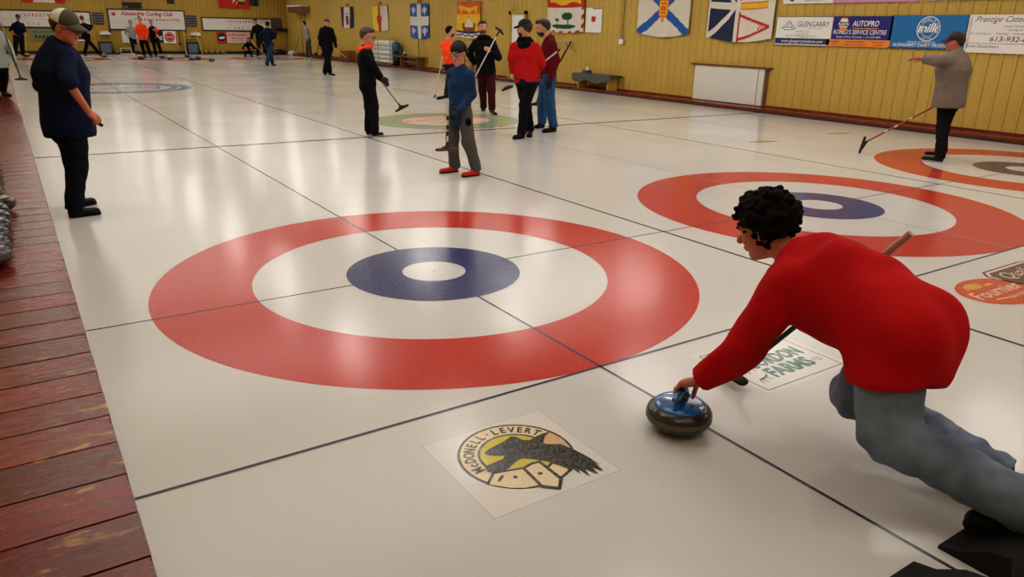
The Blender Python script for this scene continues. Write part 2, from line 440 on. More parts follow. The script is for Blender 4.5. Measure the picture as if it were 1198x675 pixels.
def person(label, h, feet, pelvis, neck, head, ah, as_, ad, pitch=0, tilt=0, wr=None, elp=None, hd=None,
           build=1., belly=0, top=None, bottom=None, shoes=None, hair=None, cap=None, glasses=False, beard=None, thick=1.45, extra=(),
           gloves=None, hood=None, scarf=None, res_h=.009, zf=0., basep=None, skin=None, knp=None, curls=(.5, .5), sleeve=('long', 'long'),
           group=None, loose=.018, legloose=.018, hem=.12, fold=.005, face=True, neckband=None, vest=None, hn=None, toeup=None, headscale=1.,thumbs=('open','open'),belt=None,undershirt=None,pocket=None):
    s = h/1.75; skin = skin or SKIN
    ft = [(a if isinstance(a, np.ndarray) else G(*a, zf), b if isinstance(b, np.ndarray) else G(*b, zf)) for a, b in feet]
    base = basep if basep is not None else sum(a+b for a, b in ft)/4
    base = V(base[0], base[1], zf); nv = nrm((base-CP)[:2])
    away = V(nv[0], nv[1], 0); rt = V(nv[1], -nv[0], 0)
    fac = lambda a: nrm(-away*math.cos(math.radians(a))+rt*math.sin(math.radians(a)))
    Rv = lambda p: res(base, nv, p)
    T = thing('person', label, 'person', group, base)
    P, N, Hd = Rv(pelvis), Rv(neck), Rv(head)
    u = nrm(N-P); fh = fac(ah); fs = fac(as_); fd = fac(ad)
    rh = V(fh[1], -fh[0], 0); rs = V(fs[1], -fs[0], 0)
    fw = nrm(np.cross(u, rs)); fwh = nrm(np.cross(u, rh))
    sw = .163*s*(1+(build-1)*.7)
    sh = [N-u*.085*s+rs*sw, N-u*.085*s-rs*sw]           # right, left
    hp = [P+rh*.088*s, P-rh*.088*s]
    an = []; ftd = []
    for i, (a, b) in enumerate(ft):
        d = nrm(b-a); upf = nrm(V(0, 0, 1)-d*d[2])
        an.append(a+d*.055*s+upf*.085*s); ftd.append(d)
    kn = []
    for i in (0, 1):
        if knp and knp[i] is not None: kn.append(Rv(knp[i]))
        else:
            Lh = np.linalg.norm(hp[i]-an[i]); lt = min(.84*s, Lh*1.006); lt = max(lt, .62*s)
            kn.append(ik(hp[i], an[i], lt*.51, lt*.49, ftd[i]+fh*.5+V(0, 0, .05)))
    el = []; wrp = []
    for i in (0, 1):
        w = wr[i] if wr and wr[i] is not None else sh[i]-u*.56*s+fs*.06+rs*(1-2*i)*.05
        w = Rv(w); wrp.append(w)
        if elp and elp[i] is not None: el.append(Rv(elp[i]))
        else: el.append(ik(sh[i], w, .29*s, .26*s, -fs*.8+rs*(1-2*i)*.7-V(0, 0, .4)))
    Rh = rotm(fd*math.cos(math.radians(pitch))-V(0, 0, 1)*math.sin(math.radians(pitch)),
              nrm(V(0, 0, 1)+rt*math.sin(math.radians(tilt))))
    hs = s*headscale*1.07
    HL = lambda x, y, z: Hd+(V(x, y, z)*hs)@Rh
    def torso(S, g, k=.05):
        q = thick
        c1 = P+(N-P)*.30; c2 = P+(N-P)*.66
        S.cone(P-u*.02*s, c1, (.150*build+g*.9)*s, (.138*build+g)*s, k=k, flat=(fwh, q*.95))
        S.cone(c1, c2, (.138*build+g)*s, (.160*build+g)*s, k=k, flat=(fw, q))
        S.cone(c2, N-u*.12*s, (.160*build+g)*s, (.11*build+g)*s, k=k, flat=(fw, q*.95))
        S.cone(sh[0]-u*.015, sh[1]-u*.015, (.050+g*.5)*s, (.050+g*.5)*s, k=k)
        for q_ in (0, 1): S.cone(sh[q_]*.75+N*.25, N-u*.01*s, (.040+g*.4)*s, (.052+g*.2)*s, k=.05)
        S.cone(N-u*.09*s, N+u*.0*s, (.072+g*.4)*s, (.058+g*.2)*s, k=k)
        if belly: S.ell(P+(N-P)*.32+fw*.05*s, V(.15*build+g, .14*build+belly+g, .17+g)*s, np.array([rs, fw, u]), k=.06)
    # --- body (one continuous skin surface)
    S = SDF(res_h)
    torso(S, -.012)
    for i in (0, 1):
        S.cone(hp[i], kn[i], .082*s, .056*s, k=.04); S.cone(kn[i], an[i], .052*s, .036*s, k=.02)
        fu = nrm(V(0, 0, 1)-ftd[i]*ftd[i][2]); S.cone(ft[i][0]+ftd[i]*.05*s+fu*.045*s, ft[i][1]-ftd[i]*.06*s+fu*.034*s, .024*s, .018*s, k=.015)
        S.cone(sh[i], el[i], .050*s, .040*s, k=.03); S.cone(el[i], wrp[i], .040*s, .026*s, k=.02)
        d = hd[i] if hd and hd[i] is not None else nrm(wrp[i]-el[i])
        if isinstance(d, tuple): d = rt*d[0]+V(0, 0, 1)*d[1]+away*d[2]
        nn = hn[i] if hn and hn[i] is not None else (-rs*(1-2*i)+fs*.3)
        if isinstance(nn, tuple): nn = rt*nn[0]+V(0, 0, 1)*nn[1]+away*nn[2]
        d = nrm(d); nn = nrm(nn-(nn@d)*d)
        tside = 1 if np.cross(d, nn)@fs > 0 else -1
        if not gloves: hand(S, wrp[i], d, nn, s, curls[i], tside, thumb=thumbs[i])
        else:
            gS = SDF(res_h); hand(gS, wrp[i], d, nn, s*1.1, curls[i], tside, thumb=thumbs[i]); gS.cone(wrp[i]-d*.03, wrp[i], .034*s, .03*s, k=.01)
            S.cone(wrp[i], wrp[i]+d*.05, .02*s, .015*s, k=.01)
            sdf_obj('glove', gS, gloves, T)
    S.cone(N-u*.06*s, Hd-Rh[2]*.05*hs-Rh[1]*.02*hs, .058*s, .052*s, k=.03)
    S.ell(HL(0, -.012, .028), V(.074, .094, .088)*hs, Rh, k=.03)
    S.ell(HL(0, .022, -.04), V(.058, .066, .078)*hs, Rh, k=.03)
    S.ell(HL(0, .062, -.098), V(.024, .022, .018)*hs, Rh, k=.025)
    S.cone(HL(-.03, .083, .022), HL(.03, .083, .022), .012*hs, .012*hs, k=.02)
    for q in (-1, 1):
        S.ell(HL(q*.03, .096, .003), V(.016, .012, .011)*hs, Rh, k=.012, sub=True)
        S.ell(HL(q*.076, -.006, -.012), V(.010, .019, .031)*hs, Rh, k=.006)
        S.ell(HL(q*.036, .062, -.028), V(.02, .022, .022)*hs, Rh, k=.02)
    S.cone(HL(0, .084, .006), HL(0, .108, -.028), .009*hs, .0145*hs, k=.01)
    S.ell(HL(0, .088, -.056), V(.021, .012, .007)*hs, Rh, k=.006)
    S.ell(HL(0, .086, -.068), V(.018, .012, .007)*hs, Rh, k=.006)
    lc = HL(0, .094, -.062)
    def lipidx(c):
        q = ((c-lc)@Rh.T)/(V(.021, .014, .014)*hs); return (np.linalg.norm(q, axis=1) < 1).astype(int)
    sdf_obj('body', S, [skin, LIP], T, mi=lipidx)
    if face:
        for q in (-1, 1):
            mb = MB(); c = HL(q*.030, .0795, .003)
            S2 = []
            mb.lathe([(1e-4, -.011*hs), (.0075*hs, -.008*hs), (.011*hs, 0), (.0095*hs, .0055*hs), (.0055*hs, .0095*hs), (1e-4, .011*hs)], c, EYE, 12, Rh[1], mats=[EYE, EYE, EYE, EYE, IRIS])
            mb.build('eye', T, smooth=True)
            bb = MB(); hc = (hair or {}).get('mat') or IRIS
            bb.tube([HL(q*.014, .094, .024), HL(q*.03, .094, .029), HL(q*.046, .083, .024)], .0042*hs, hc, 6); bb.build('eyebrow', T)
    # --- clothes
    if top:
        S = SDF(res_h); torso(S, loose)
        if not extra: S.cone(P-u*(hem+.02)*s, P, (.154*build+loose)*s, (.150*build+loose)*s, k=.05, flat=(fwh, min(1.35, thick)))
        hz = P-u*hem*s; S.clip(hz, -u)
        for e_ in extra: S.cone(*e_[:4], **e_[4])
        # keep sleeves from being clipped: they are a separate piece below the hem if needed
        N2 = N+u*.012*s
        for i in (0, 1):
            if sleeve[i] == 'none': continue
            ga = loose*(.75 if not extra else 1.15)
            S.cone(sh[i], el[i], (.052+ga)*s, (.046+ga)*s, k=.03)
            if sleeve[i] == 'long':
                e = nrm(wrp[i]-el[i]); S.cone(el[i], wrp[i], (.048+ga)*s, (.033+ga*.7)*s, k=.02, clips=[(wrp[i]-e*.005, e)])
            elif sleeve[i] == 'short':
                e = nrm(wrp[i]-el[i]); S.cone(el[i], el[i]+e*.05*s, (.050+ga)*s, (.052+ga)*s, k=.02, clips=[(el[i]+e*.04*s, e)])
            elif sleeve[i] == 'elbow':
                e = nrm(el[i]-sh[i])
        v, F = S.mesh(); v = folds(v, F, fold, int(h*1000), 1.5 if not extra else 1.15, (1, 1, .6))
        mm = [top]
        if vest: mm = [top, vest]
        idx = None
        if vest is not None:
            c = v[F].mean(1); q = (c-N); lat = np.abs(q@rs); idx = ((lat < .16*s*build)).astype(int)
        mk(top_name(top), v, F, mm, idx, T, smooth=True)
        cuffs = MB()
    if neckband:
        S = SDF(res_h); S.cone(N-u*.03*s, N+u*.05*s-fw*.004, .078*s, .064*s, k=.02, clips=[(N+u*.055*s, u)]); sdf_obj('collar', S, neckband, T)
    if hood:
        S = SDF(res_h)
        for a in np.linspace(0, 2*PI, 11)[:-1]:
            c = N+u*(.0+.03*math.cos(a))*s*-1+(rs*math.sin(a)*.095-fw*(math.cos(a)*.075-.012))*s
            S.ell(c, V(.042, .042, .034)*s, k=.04)
        S.ell(N-fw*.085*s-u*.045*s, V(.095, .045, .075)*s, np.array([rs, fw, u]), k=.04)
        sdf_obj('hood', S, hood, T, fold=.003, seed=4)
    if scarf:
        S = SDF(res_h)
        for a in np.linspace(0, 2*PI, 13)[:-1]:
            S.ell(N+u*.035*s+(rs*math.sin(a)*.078+fw*math.cos(a)*.085)*s, V(.034, .034, .042)*s, k=.03)
        sdf_obj('scarf', S, scarf, T, fold=.003, seed=9)
    if undershirt:
        S = SDF(res_h); S.cone(P-u*(hem+.05)*s, P, (.168*build+loose*.6)*s, (.160*build+loose*.6)*s, k=.03, flat=(fwh, 1.25)); S.clip(P-u*(hem+.045)*s, -u); S.clip(P, u)
        sdf_obj('shirt_hem', S, undershirt, T)
    if bottom:
        S = SDF(res_h); g = legloose
        S.cone(P-u*.0, P+u*.06*s, (.138*build+g*.3)*s, (.130*build)*s, k=.05, flat=(fwh, 1.4))
        S.cone(P-u*.05*s-rh*.03*s-fwh*.015*s, P-u*.05*s+rh*.03*s-fwh*.015*s, .118*s*build, .118*s*build, k=.04)
        for i in (0, 1):
            e = nrm(an[i]-kn[i])
            S.cone(hp[i], kn[i], (.088*min(build, 1.1)+g)*s, (.060+g)*s, k=.035)
            S.cone(kn[i], an[i]+e*.03, (.060+g)*s, (.048+g)*s, k=.03, clips=[(an[i]+e*.02*s, e)])
        if u[2] > .6: S.clip(P+u*.09*s, u)
        else: S.clip(P-V(0, 0, .125), (0, 0, 1))
        sdf_obj('trousers', S, bottom, T, fold=fold*(1.1 if not extra else .6), seed=int(h*777), sc=1.7 if not extra else 2.4, stretch=(1, 1, .8))
        if pocket is not None:
            mbp = MB(); c = (hp[1]+kn[1])/2
            S = SDF(res_h); S.ell(hp[1]*.62+kn[1]*.38-rh*.055*s+fh*.03, V(.045, .045, .085)*s, k=.02); sdf_obj('pocket', S, pocket, T)
    if shoes:
        for i in (0, 1):
            a, b = ft[i]; d = ftd[i]; upf = nrm(V(0, 0, 1)-d*d[2])
            sd = np.cross(d, upf); L = max(np.linalg.norm(b-a), .25*s); b = a+d*L
            T2 = None
            S = SDF(min(res_h, .008))
            S.cone(a+d*.045*s+upf*.045*s, a+d*.10*s+upf*.05*s, .040*s, .040*s, k=.03)
            S.cone(a+d*.08*s+upf*.04*s, b-d*.05*s+upf*.030*s, .040*s, .044*s, k=.03, flat=(upf, 1.25))
            S.cone(a+d*.05*s+upf*.05*s, a+d*.058*s+upf*.125*s, .044*s, .043*s, k=.02)
            S.clip(a+upf*.014*s, -upf)
            so = sdf_obj('shoe', S, shoes[0], T)
            S = SDF(min(res_h, .007))
            S.cone(a+d*.045*s+upf*.02*s, b-d*.05*s+upf*.02*s, .044*s, .049*s, k=.01)
            S.clip(a+upf*.001*s, -upf); S.clip(a+upf*.020*s, upf)
            v, F = S.mesh(); mk('sole', v, F, shoes[1] if len(shoes) > 1 else shoes[0], None, so, smooth=False)
    # --- hair and headgear
    if hair:
        S = SDF(min(res_h, .0075)); st = hair['style']; tk = hair.get('t', .010)
        cl = [(HL(0, .02, .055), Rh[1]*.75-Rh[2]*.66)]
        cl2 = [(HL(0, -.01, -.06), -Rh[2])]
        if st == 'curly':
            rsd = np.random.RandomState(3)
            S.ell(HL(0, -.02, .035), V(.094, .110, .102)*hs, Rh, k=.02, clips=[(HL(0, .045, .03), Rh[1]*.72-Rh[2]*.69)])
            for i in range(330):
                dv = nrm(rsd.normal(size=3)); q = dv*V(.098, .116, .108)*rsd.uniform(.95, 1.08)
                pz = q+V(0, -.02, .035)
                if pz[1]*.9-pz[2]*.75 > .045 or pz[2] < -.07: continue
                S.ell(HL(*pz), V(1, 1, 1)*rsd.uniform(.007, .015)*hs, k=.006)
        elif st == 'long':
            S.ell(HL(0, -.018, .03), V(.076+tk, .092+tk, .086+tk)*hs, Rh, k=.02, clips=cl)
            for q in (-1, 1): S.cone(HL(q*.065, -.02, .0), HL(q*.085, -.03, -.19), .034*hs, .025*hs, k=.03)
            S.cone(HL(0, -.07, 0), HL(0, -.07, -.2), .07*hs, .05*hs, k=.04)
        else:
            S.ell(HL(0, -.018, .03), V(.074+tk, .092+tk, .086+tk*1.4)*hs, Rh, k=.01, clips=cl+cl2)
            if st == 'swept': S.ell(HL(.01, .045, .098), V(.055, .05, .03)*hs, Rh, k=.03)
        sdf_obj('hair', S, hair['mat'], T, fold={'curly': .006, 'swept': .006}.get(st, .002), seed=8, sc=3 if st == 'short' else 5)
    if beard:
        S = SDF(min(res_h, .0075))
        S.ell(HL(0, .024, -.054), V(.0625, .070, .066)*hs, Rh, k=.02, clips=[(HL(0, .05, -.048), Rh[2]*.9-Rh[1]*.25), (HL(0, .0, 0), -Rh[1])])
        S.cone(HL(-.024, .094, -.046), HL(.024, .094, -.046), .006*hs, .006*hs, k=.006)
        S.ell(HL(0, .1, -.062), V(.018, .02, .008)*hs, Rh, k=.004, sub=True)
        sdf_obj('beard', S, beard, T)
    if cap:
        S = SDF(min(res_h, .0065)); st = cap.get('style', 'ball')
        if st == 'ball':
            S.ell(HL(0, -.010, .042), V(.086, .104, .092)*hs, Rh, k=.01, clips=[(HL(0, 0, .028), -Rh[2]*.97-Rh[1]*.18)])
            sdf = None
        elif st == 'beanie':
            S.ell(HL(0, -.014, .036), V(.088, .104, .098)*hs, Rh, k=.01, clips=[(HL(0, 0, .012), -Rh[2]*.95+Rh[1]*.3)])
            S.ell(HL(0, -.006, .03), V(.089, .104, .026)*hs, rotm(Rh[1]*.97+Rh[2]*.2, Rh[2]), k=.012)
        cm = cap['mats']
        v, F = S.mesh(); idx = None
        if len(cm) > 1:
            c = (v[F].mean(1)-Hd)@Rh.T/hs; ang = np.degrees(np.arctan2(c[:, 0], c[:, 1])) % 360
            idx = np.zeros(len(F), int); sec = (ang//60).astype(int)
            idx = np.array([0, 1, 0, 1, 0, 1])[sec] if cap.get('alt') else np.where(c[:, 1] > .005, 0, 1)
        co = mk('cap', v, F, cm, idx, T, smooth=True)
        if st == 'ball':
            S = SDF(min(res_h, .006)); bd = -1 if cap.get('back') else 1
            Rb = rotm(Rh[1]*bd*.97-Rh[2]*.22, Rh[2]) if True else Rh
            S.ell(HL(0, .085*bd-.01, .030), V(.072, .098, .018)*hs, Rb, k=.01, clips=[(HL(0, .06*bd, 0), -Rh[1]*bd)])
            v, F = S.mesh(); c0 = HL(0, .08*bd, .036)
            q = (v-c0)@Rb.T; v = v-np.outer(np.abs(q[:, 0])**2*4.5/hs, Rh[2])
            mk('brim', v, F, cap.get('brim', cm[0]), None, co, smooth=True)
            mb = MB(); tp = HL(0, -.010, .134); mb.lathe([(.0001, .004), (.007, .003), (.009, -.004)], tp, cm[0], 10, Rh[2]); mb.build('button', co, smooth=True)
    if glasses:
        gm = MATS['black_plastic']; mb = MB()
        for q in (-1, 1):
            c = HL(q*.032, .102, .0); ring = [c+(V(math.cos(t)*.024, 0, math.sin(t)*.018)*hs)@Rh for t in np.linspace(0, 2*PI, 17)]
            mb.tube(ring, .0028*hs, gm, 6)
            mb.tube([HL(q*.056, .1, .004), HL(q*.078, .06, .006), HL(q*.082, -.01, .0)], .0026*hs, gm, 6)
        mb.tube([HL(-.01, .104, .006), HL(.01, .104, .006)], .003*hs, gm, 6); mb.build('glasses', T)
    T['_'] = 0; del T['_']
    return T, dict(P=P, N=N, Hd=Hd, sh=sh, el=el, wr=wrp, kn=kn, an=an, base=base, R=Rv, s=s, HL=HL, Rh=Rh, rt=rt, away=away, fs=fs, rs=rs, u=u)
def top_name(m): return m.get('garment', 'sweater') if hasattr(m, 'get') else 'sweater'

def broom(label, pad, end, hm, padm, grip=None, padw=.22, paddir=None, group=None, r=.0125, padn=None, band=None, gripl=.25, kind='pad', name='curling_broom'):
    pad, end = V(*pad), V(*end); d = nrm(end-pad)
    T = thing(name, label, 'broom', group, pad)
    L = np.linalg.norm(end-pad)
    mb = MB(); mb.tube([pad+d*.05, pad+d*(L*.33), pad+d*(L*.66), end], r, hm, 10); mb.build('handle', T, smooth=True)
    if grip: mb = MB(); mb.tube([end-d*gripl, end-d*.02, end, end+d*.012], r*1.25, grip, 10); mb.build('grip', T, smooth=True)
    if band:
        mb = MB()
        for t0 in (.3, .42, .6): mb.tube([pad+d*L*t0, pad+d*(L*t0+.05)], r*1.06, band, 10)
        mb.build('sticker', T)
    pd = nrm(paddir) if paddir is not None else nrm(np.cross(d, V(0, 0, 1)))
    n = V(0, 0, 1) if padn is None else nrm(padn)
    n = nrm(n-(n@pd)*pd); w = np.cross(pd, n)
    S = SDF(.006); c = pad+n*.022
    S.cone(c-pd*(padw/2-.03), c+pd*(padw/2-.03), .033, .033, k=.01, flat=(n, 1.7)); S.clip(pad+n*.004, -n)
    sdf_obj('pad', S, padm, T)
    S = SDF(.006); S.cone(c+n*.015-pd*.04, c+n*.015+pd*.04, .02, .02, k=.01); S.cone(c+n*.02, pad+d*.10, .020, .015, k=.02)
    sdf_obj('pad_holder', S, MATS['black_plastic'], T)
    return T

# ================================================================= MATERIAL LIBRARY
BLK = mat('black_plastic', c8(24, 24, 26), .35)
ICE = ice_mat('ice_white', c8(207, 205, 202), .035)
ICE2 = ice_mat('ice_patch', c8(217, 214, 209), .05)
IRED = ice_mat('ice_red', c8(192, 44, 26), .12)
IBLUE = ice_mat('ice_blue', c8(32, 44, 106), .16)
ILINE = ice_mat('ice_line', c8(58, 54, 78), .1)
IDARK = ice_mat('ice_dark_line', c8(50, 50, 54), .1)
IFAINT = ice_mat('ice_faint_line', c8(150, 146, 146), .1)
IBLK = ice_mat('ice_black_print', c8(40, 38, 36), .2)
ICREAM = ice_mat('ice_cream_print', c8(226, 208, 170), .05)
IYEL = ice_mat('ice_yellow_print', c8(206, 190, 60), .08)
ITAN = ice_mat('ice_tan_print', c8(214, 176, 134), .08)
IGRN = ice_mat('ice_green_print', c8(24, 100, 84), .1)
ILGRN = ice_mat('ice_pale_green', c8(150, 172, 140), .08)
IORG = ice_mat('ice_orange_print', c8(204, 92, 58), .1)
IGOLD = ice_mat('ice_gold_print', c8(226, 168, 84), .1)
IPALE = ice_mat('ice_pale_print', c8(228, 200, 186), .05)
IBRN = ice_mat('ice_brown_print', c8(104, 88, 78), .1)
ILBL = ice_mat('ice_light_blue', c8(70, 124, 172), .06)
IPINK = ice_mat('ice_pale_red', c8(206, 140, 120), .08)
IEDGE = ice_mat('ice_seam', c8(190, 184, 174), .05)
YEL = mat('yellow_siding', c8(190, 160, 78), .45, .05, 1.2, .15, 8)
YELF = mat('yellow_plain_wall', c8(196, 168, 84), .5, .05, .8)
YDK = mat('yellow_far_siding', c8(172, 140, 52), .5, .05, 1.2)
YTR = mat('yellow_trim_paint', c8(176, 148, 62), .5)
WHT = mat('white_board', c8(214, 210, 204), .5, .02)
WHT2 = mat('white_paint', c8(226, 224, 220), .45, .02)
CEIL = mat('ceiling_white', c8(216, 206, 184), .8, .03, 1)
BRN = mat('brown_wood_trim', c8(112, 66, 30), .5, .15, 8)
DKBRD = mat('dark_board', c8(38, 34, 32), .6)
PINE = mat('pale_pine', c8(196, 160, 92), .5, .1, 6)
WOODB = mat('bench_wood', c8(132, 98, 60), .5, .12, 6)
GREYC = mat('grey_cloth', c8(84, 82, 82), .85, .08, 10)
STEEL = mat('steel_grey', c8(150, 150, 150), .35, metal=.7)
REDP = mat('red_print', c8(184, 38, 32), .5, .03)
BLKP = mat('black_print', c8(36, 34, 36), .5, .03)
NAVP = mat('navy_print', c8(28, 40, 96), .5, .03)
BLUP = mat('blue_print', c8(20, 74, 156), .5, .03)
ORGP = mat('orange_print', c8(232, 136, 32), .5, .03)
GRYP = mat('grey_print', c8(110, 112, 120), .5, .03)
GOLP = mat('gold_print', c8(226, 178, 40), .5, .03)
WHP = mat('white_print', c8(228, 226, 222), .5, .02)
PNKP = mat('pink_print', c8(206, 140, 186), .5, .03)
GRNP = mat('green_print', c8(30, 92, 60), .5, .03)
PURP = mat('plum_print', c8(96, 60, 96), .5, .03)
CYAP = mat('milk_blue_print', c8(24, 110, 172), .5, .03)
FLW = mat('flag_white', c8(214, 206, 196), .8, .03)
FLN = mat('flag_navy', c8(34, 44, 80), .8, .05)
FLB = mat('flag_blue', c8(36, 92, 168), .8, .05)
FLY = mat('flag_yellow', c8(228, 180, 40), .8, .05)
FLR = mat('flag_red', c8(186, 44, 30), .8, .05)
FLO = mat('flag_orange', c8(214, 96, 34), .8, .05)
FLG = mat('flag_green', c8(26, 82, 62), .8, .05)
FLBR = mat('flag_brown', c8(128, 84, 44), .8, .05)
GRAN = mat('granite', c8(50, 45, 41), .25, .35, 90, spec=.5, coat=.25)
GRANB = mat('granite_band', c8(92, 84, 76), .55, .25, 120)
HBLUE = mat('blue_handle', c8(20, 92, 150), .18, .05, coat=.6)
HYEL = mat('yellow_handle', c8(206, 176, 50), .3, .05)
HTEAL = mat('teal_handle', c8(70, 120, 130), .3, .05)

# ================================================================= THE ROOM
LX, RX, IY0, IY1 = -2.17, 11.42, -7.2, 40.6
def ribbed(name, length, z0, z1, period, place, m, ribw=.055, dep=.022):
    mb = MB(); prof = []; t = 0
    while t < length:
        prof += [(t, 0), (t+period-ribw-.02, 0), (t+period-ribw, dep), (t+period-.02, dep)]; t += period
    prof.append((length, 0)); prof = [(min(a, length), b) for a, b in prof]
    vs = [place(a, b, z) for z in (z0, z1) for a, b in prof]; n = len(prof)
    mb.add(vs, [(i, i+1, n+i+1, n+i) for i in range(n-1)], m)
    return tag(mb.build(name), kind='structure')
ribbed('wall_right', 31.2, 0, 4.0, .225, lambda a, b, z: (WXR-b, -7.2+a, z), YEL)
tag(MB().box((WXR-.012, 24, 0), (WXR+.1, 41, 4.0), YELF).build('wall_right'), kind='structure')
ribbed('wall_far', 15.5, 0, 4.0, .2, lambda a, b, z: (-3.6+a, FY-b, z), YDK, .05, .016)
tag(MB().box((-3.7, -7.3, 0), (-3.6, 41, 4.0), YELF).build('wall_left'), kind='structure')
tag(MB().box((-3.7, -7.3, 0), (12, -7.2, 4.0), YELF).build('wall_near'), kind='structure')
tag(MB().box((-3.7, -7.3, 4.0), (12, 41, 4.1), CEIL).build('ceiling'), kind='structure')
fl = MB(); fl.add([(LX, IY0, 0), (RX, IY0, 0), (RX, IY1, 0), (LX, IY1, 0)], [(0, 1, 2, 3)], ICE)
tag(fl.build('floor'), kind='structure')
# boarded walkway at the left: boards run across it
wk = MB(); y = -7.2; i = 0
while y < 40.7:
    w = .262+.012*math.sin(i*7.3); x1 = LX-.004+.003*math.sin(i*3.1); dz = .002*math.sin(i*5.7)
    wk.box((-3.6, y, -.02), (x1, y+w-.012, .03+dz), (RW, RW2, RW3)[(i*7+i//3) % 3]); y += w; i += 1
wk.box((-3.6, -7.2, -.04), (LX-.02, 40.7, .012), DKBRD)
tag(wk.build('floor'), kind='structure')
# raised red ledge along the right wall and the far end
lg = MB(); lg.box((RX, -7.2, 0), (WXR, 40.9, .085), RWL); lg.box((RX-.02, -7.2, .0), (RX, 40.9, .03), DKBRD)
tag(lg.build('trim_1'), kind='structure')
lg = MB(); lg.box((WXR-.045, -7.2, .085), (WXR, 40.9, .125), RWL); tag(lg.build('baseboard_right'), kind='structure')
lg = MB(); lg.box((LX, IY1, 0), (RX, FY, .06), DKBRD); lg.box((-3.6, FY-.05, .0), (WXR, FY, .14), DKBRD)
tag(lg.build('baseboard_far'), kind='structure')
# door in the right wall
d = MB(); y0, y1 = 16.35, 17.1
d.box((WXR-.05, y0, .085), (WXR-.03, y1, 2.08), WHT2)
tag(d.build('door_1'), kind='structure')
d = MB()
d.box((WXR-.09, y0-.1, .085), (WXR-.02, y0, 2.18), YTR); d.box((WXR-.09, y1, .085), (WXR-.02, y1+.14, 2.18), YTR); d.box((WXR-.09, y0-.1, 2.08), (WXR-.02, y1+.14, 2.18), YTR)
tag(d.build('trim_2'), kind='structure')

# lamps
LAMP = mat('lamp_diffuser', (1, .97, .92), .5, 0, emit=24)
k = 0
for x in (2.2, 5.7, 9.2, -2.2):
    for y in (-4.5, -.5, 3.5, 7.5, 11.5, 16, 21, 27, 33, 38.5):
        T = thing('ceiling_light', 'long fluorescent fixture on the ceiling above the ice', 'light', 'ceiling lights above the rink', (x, y, 3.95))
        MB().bbox((x-.11, y-.65, 3.93), (x+.11, y+.65, 4.0), WHT2).build('housing', T)
        MB().box((x-.07, y-.61, 3.915), (x+.07, y+.61, 3.93), LAMP).build('tube', T)
def area(x, y, z, sx, sy, e, col=(1, .97, .92)):
    l = bpy.data.lights.new('lamp', 'AREA'); l.shape = 'RECTANGLE'; l.size = sx; l.size_y = sy; l.energy = e; l.color = col
    o = bpy.data.objects.new('lamp', l); o.location = (x, y, z); COL.objects.link(o); return o
LE = 1.0
for y in (-5, -1, 3, 7.5, 12.5, 18, 24, 31, 37.5):
    for x in (.6, 7.5): area(x, y, 3.85, 4.5, 2.6, 59*(.6 if y < -2 else .85 if y < 0 else 1.05))
w = bpy.data.worlds.new('world'); SC.world = w; w.use_nodes = True
w.node_tree.nodes['Background'].inputs[0].default_value = (1, .95, .88, 1); w.node_tree.nodes['Background'].inputs[1].default_value = .15
SC.view_settings.view_transform = 'Standard'; SC.view_settings.look = 'Medium High Contrast'; SC.view_settings.exposure = -.13

# ================================================================= PAINT UNDER THE ICE
E_ = .0006
def line_thing(name, label, p, q, w, m, lay):
    a = Art(); a.line(p, q, w, m, lay); o = a.build(name, lambda u, v, w_: V(u, v, w_), eps=E_); return tag(o, label, 'line')
S2, S3 = 4.402, 8.826
def house(cx, cy, label, blue, lay=1):
    T = thing('target_rings', label, 'rings', 'painted curling target rings', (cx, cy, 0))
    f = on_ice(cx, cy)
    Art().ring((0, 0), 1.219, 1.829, IRED, 1, n=144).build('outer_ring', f, T, E_)
    Art().ring((0, 0), .2, .606, blue, 3, n=96).build('inner_ring', f, T, E_)
    Art().disc((0, 0), .222, ICE, 4).disc((0, 0), .008, IDARK, 5, n=12).build('centre_button', f, T, E_)
house(0, 0, 'nearest red and blue target rings in the foreground sheet', IBLUE)
house(S2, 0, 'red and blue target rings on the middle sheet behind the stooping thrower', IBLUE)
house(S3, 0, 'red and dark target rings by the right wall where the man in grey stands', ice_mat('ice_slate', c8(46, 46, 82), .12))
house(0, 34.75, 'far end red rings at the left below the first scoreboards', IBLUE)
house(S2, 34.75, 'far end red rings below the club name board', IBLUE)
house(S3, 34.75, 'far end red rings at the right below the crouching player', IBLUE)
line_thing('hog_line', 'thick dark line crossing all sheets beyond the nearest rings', (LX, 6.48), (RX, 6.48), .085, IDARK, 2)
line_thing('tee_line', 'thin dark line crossing through the middle of the near rings', (LX, 0), (RX, 0), .013, IDARK, 2)
line_thing('back_line', 'thin blue-grey line touching the near edge of the nearest rings', (LX+.0, -1.829), (RX, -1.829), .018, ILINE, 2)
line_thing('centre_line', 'blue line running lengthwise through the nearest rings and under the curling stone', (0, -7.2), (0, 36.6), .016, ILINE, 2)
line_thing('centre_line', 'faint lengthwise line through the rings of the middle sheet', (S2, -7.2), (S2, 36.6), .012, IFAINT, 2)
line_thing('centre_line', 'faint lengthwise line through the rings by the right wall', (S3, -7.2), (S3, 36.6), .012, IFAINT, 2)
line_thing('side_line', 'dark lengthwise line between the nearest sheet and the middle sheet', (2.229, -7.2), (2.229, IY1), .026, IDARK, 2)
line_thing('side_line', 'dark lengthwise line between the middle sheet and the sheet at the right wall', (6.692, -7.2), (6.692, IY1), .024, IDARK, 2)
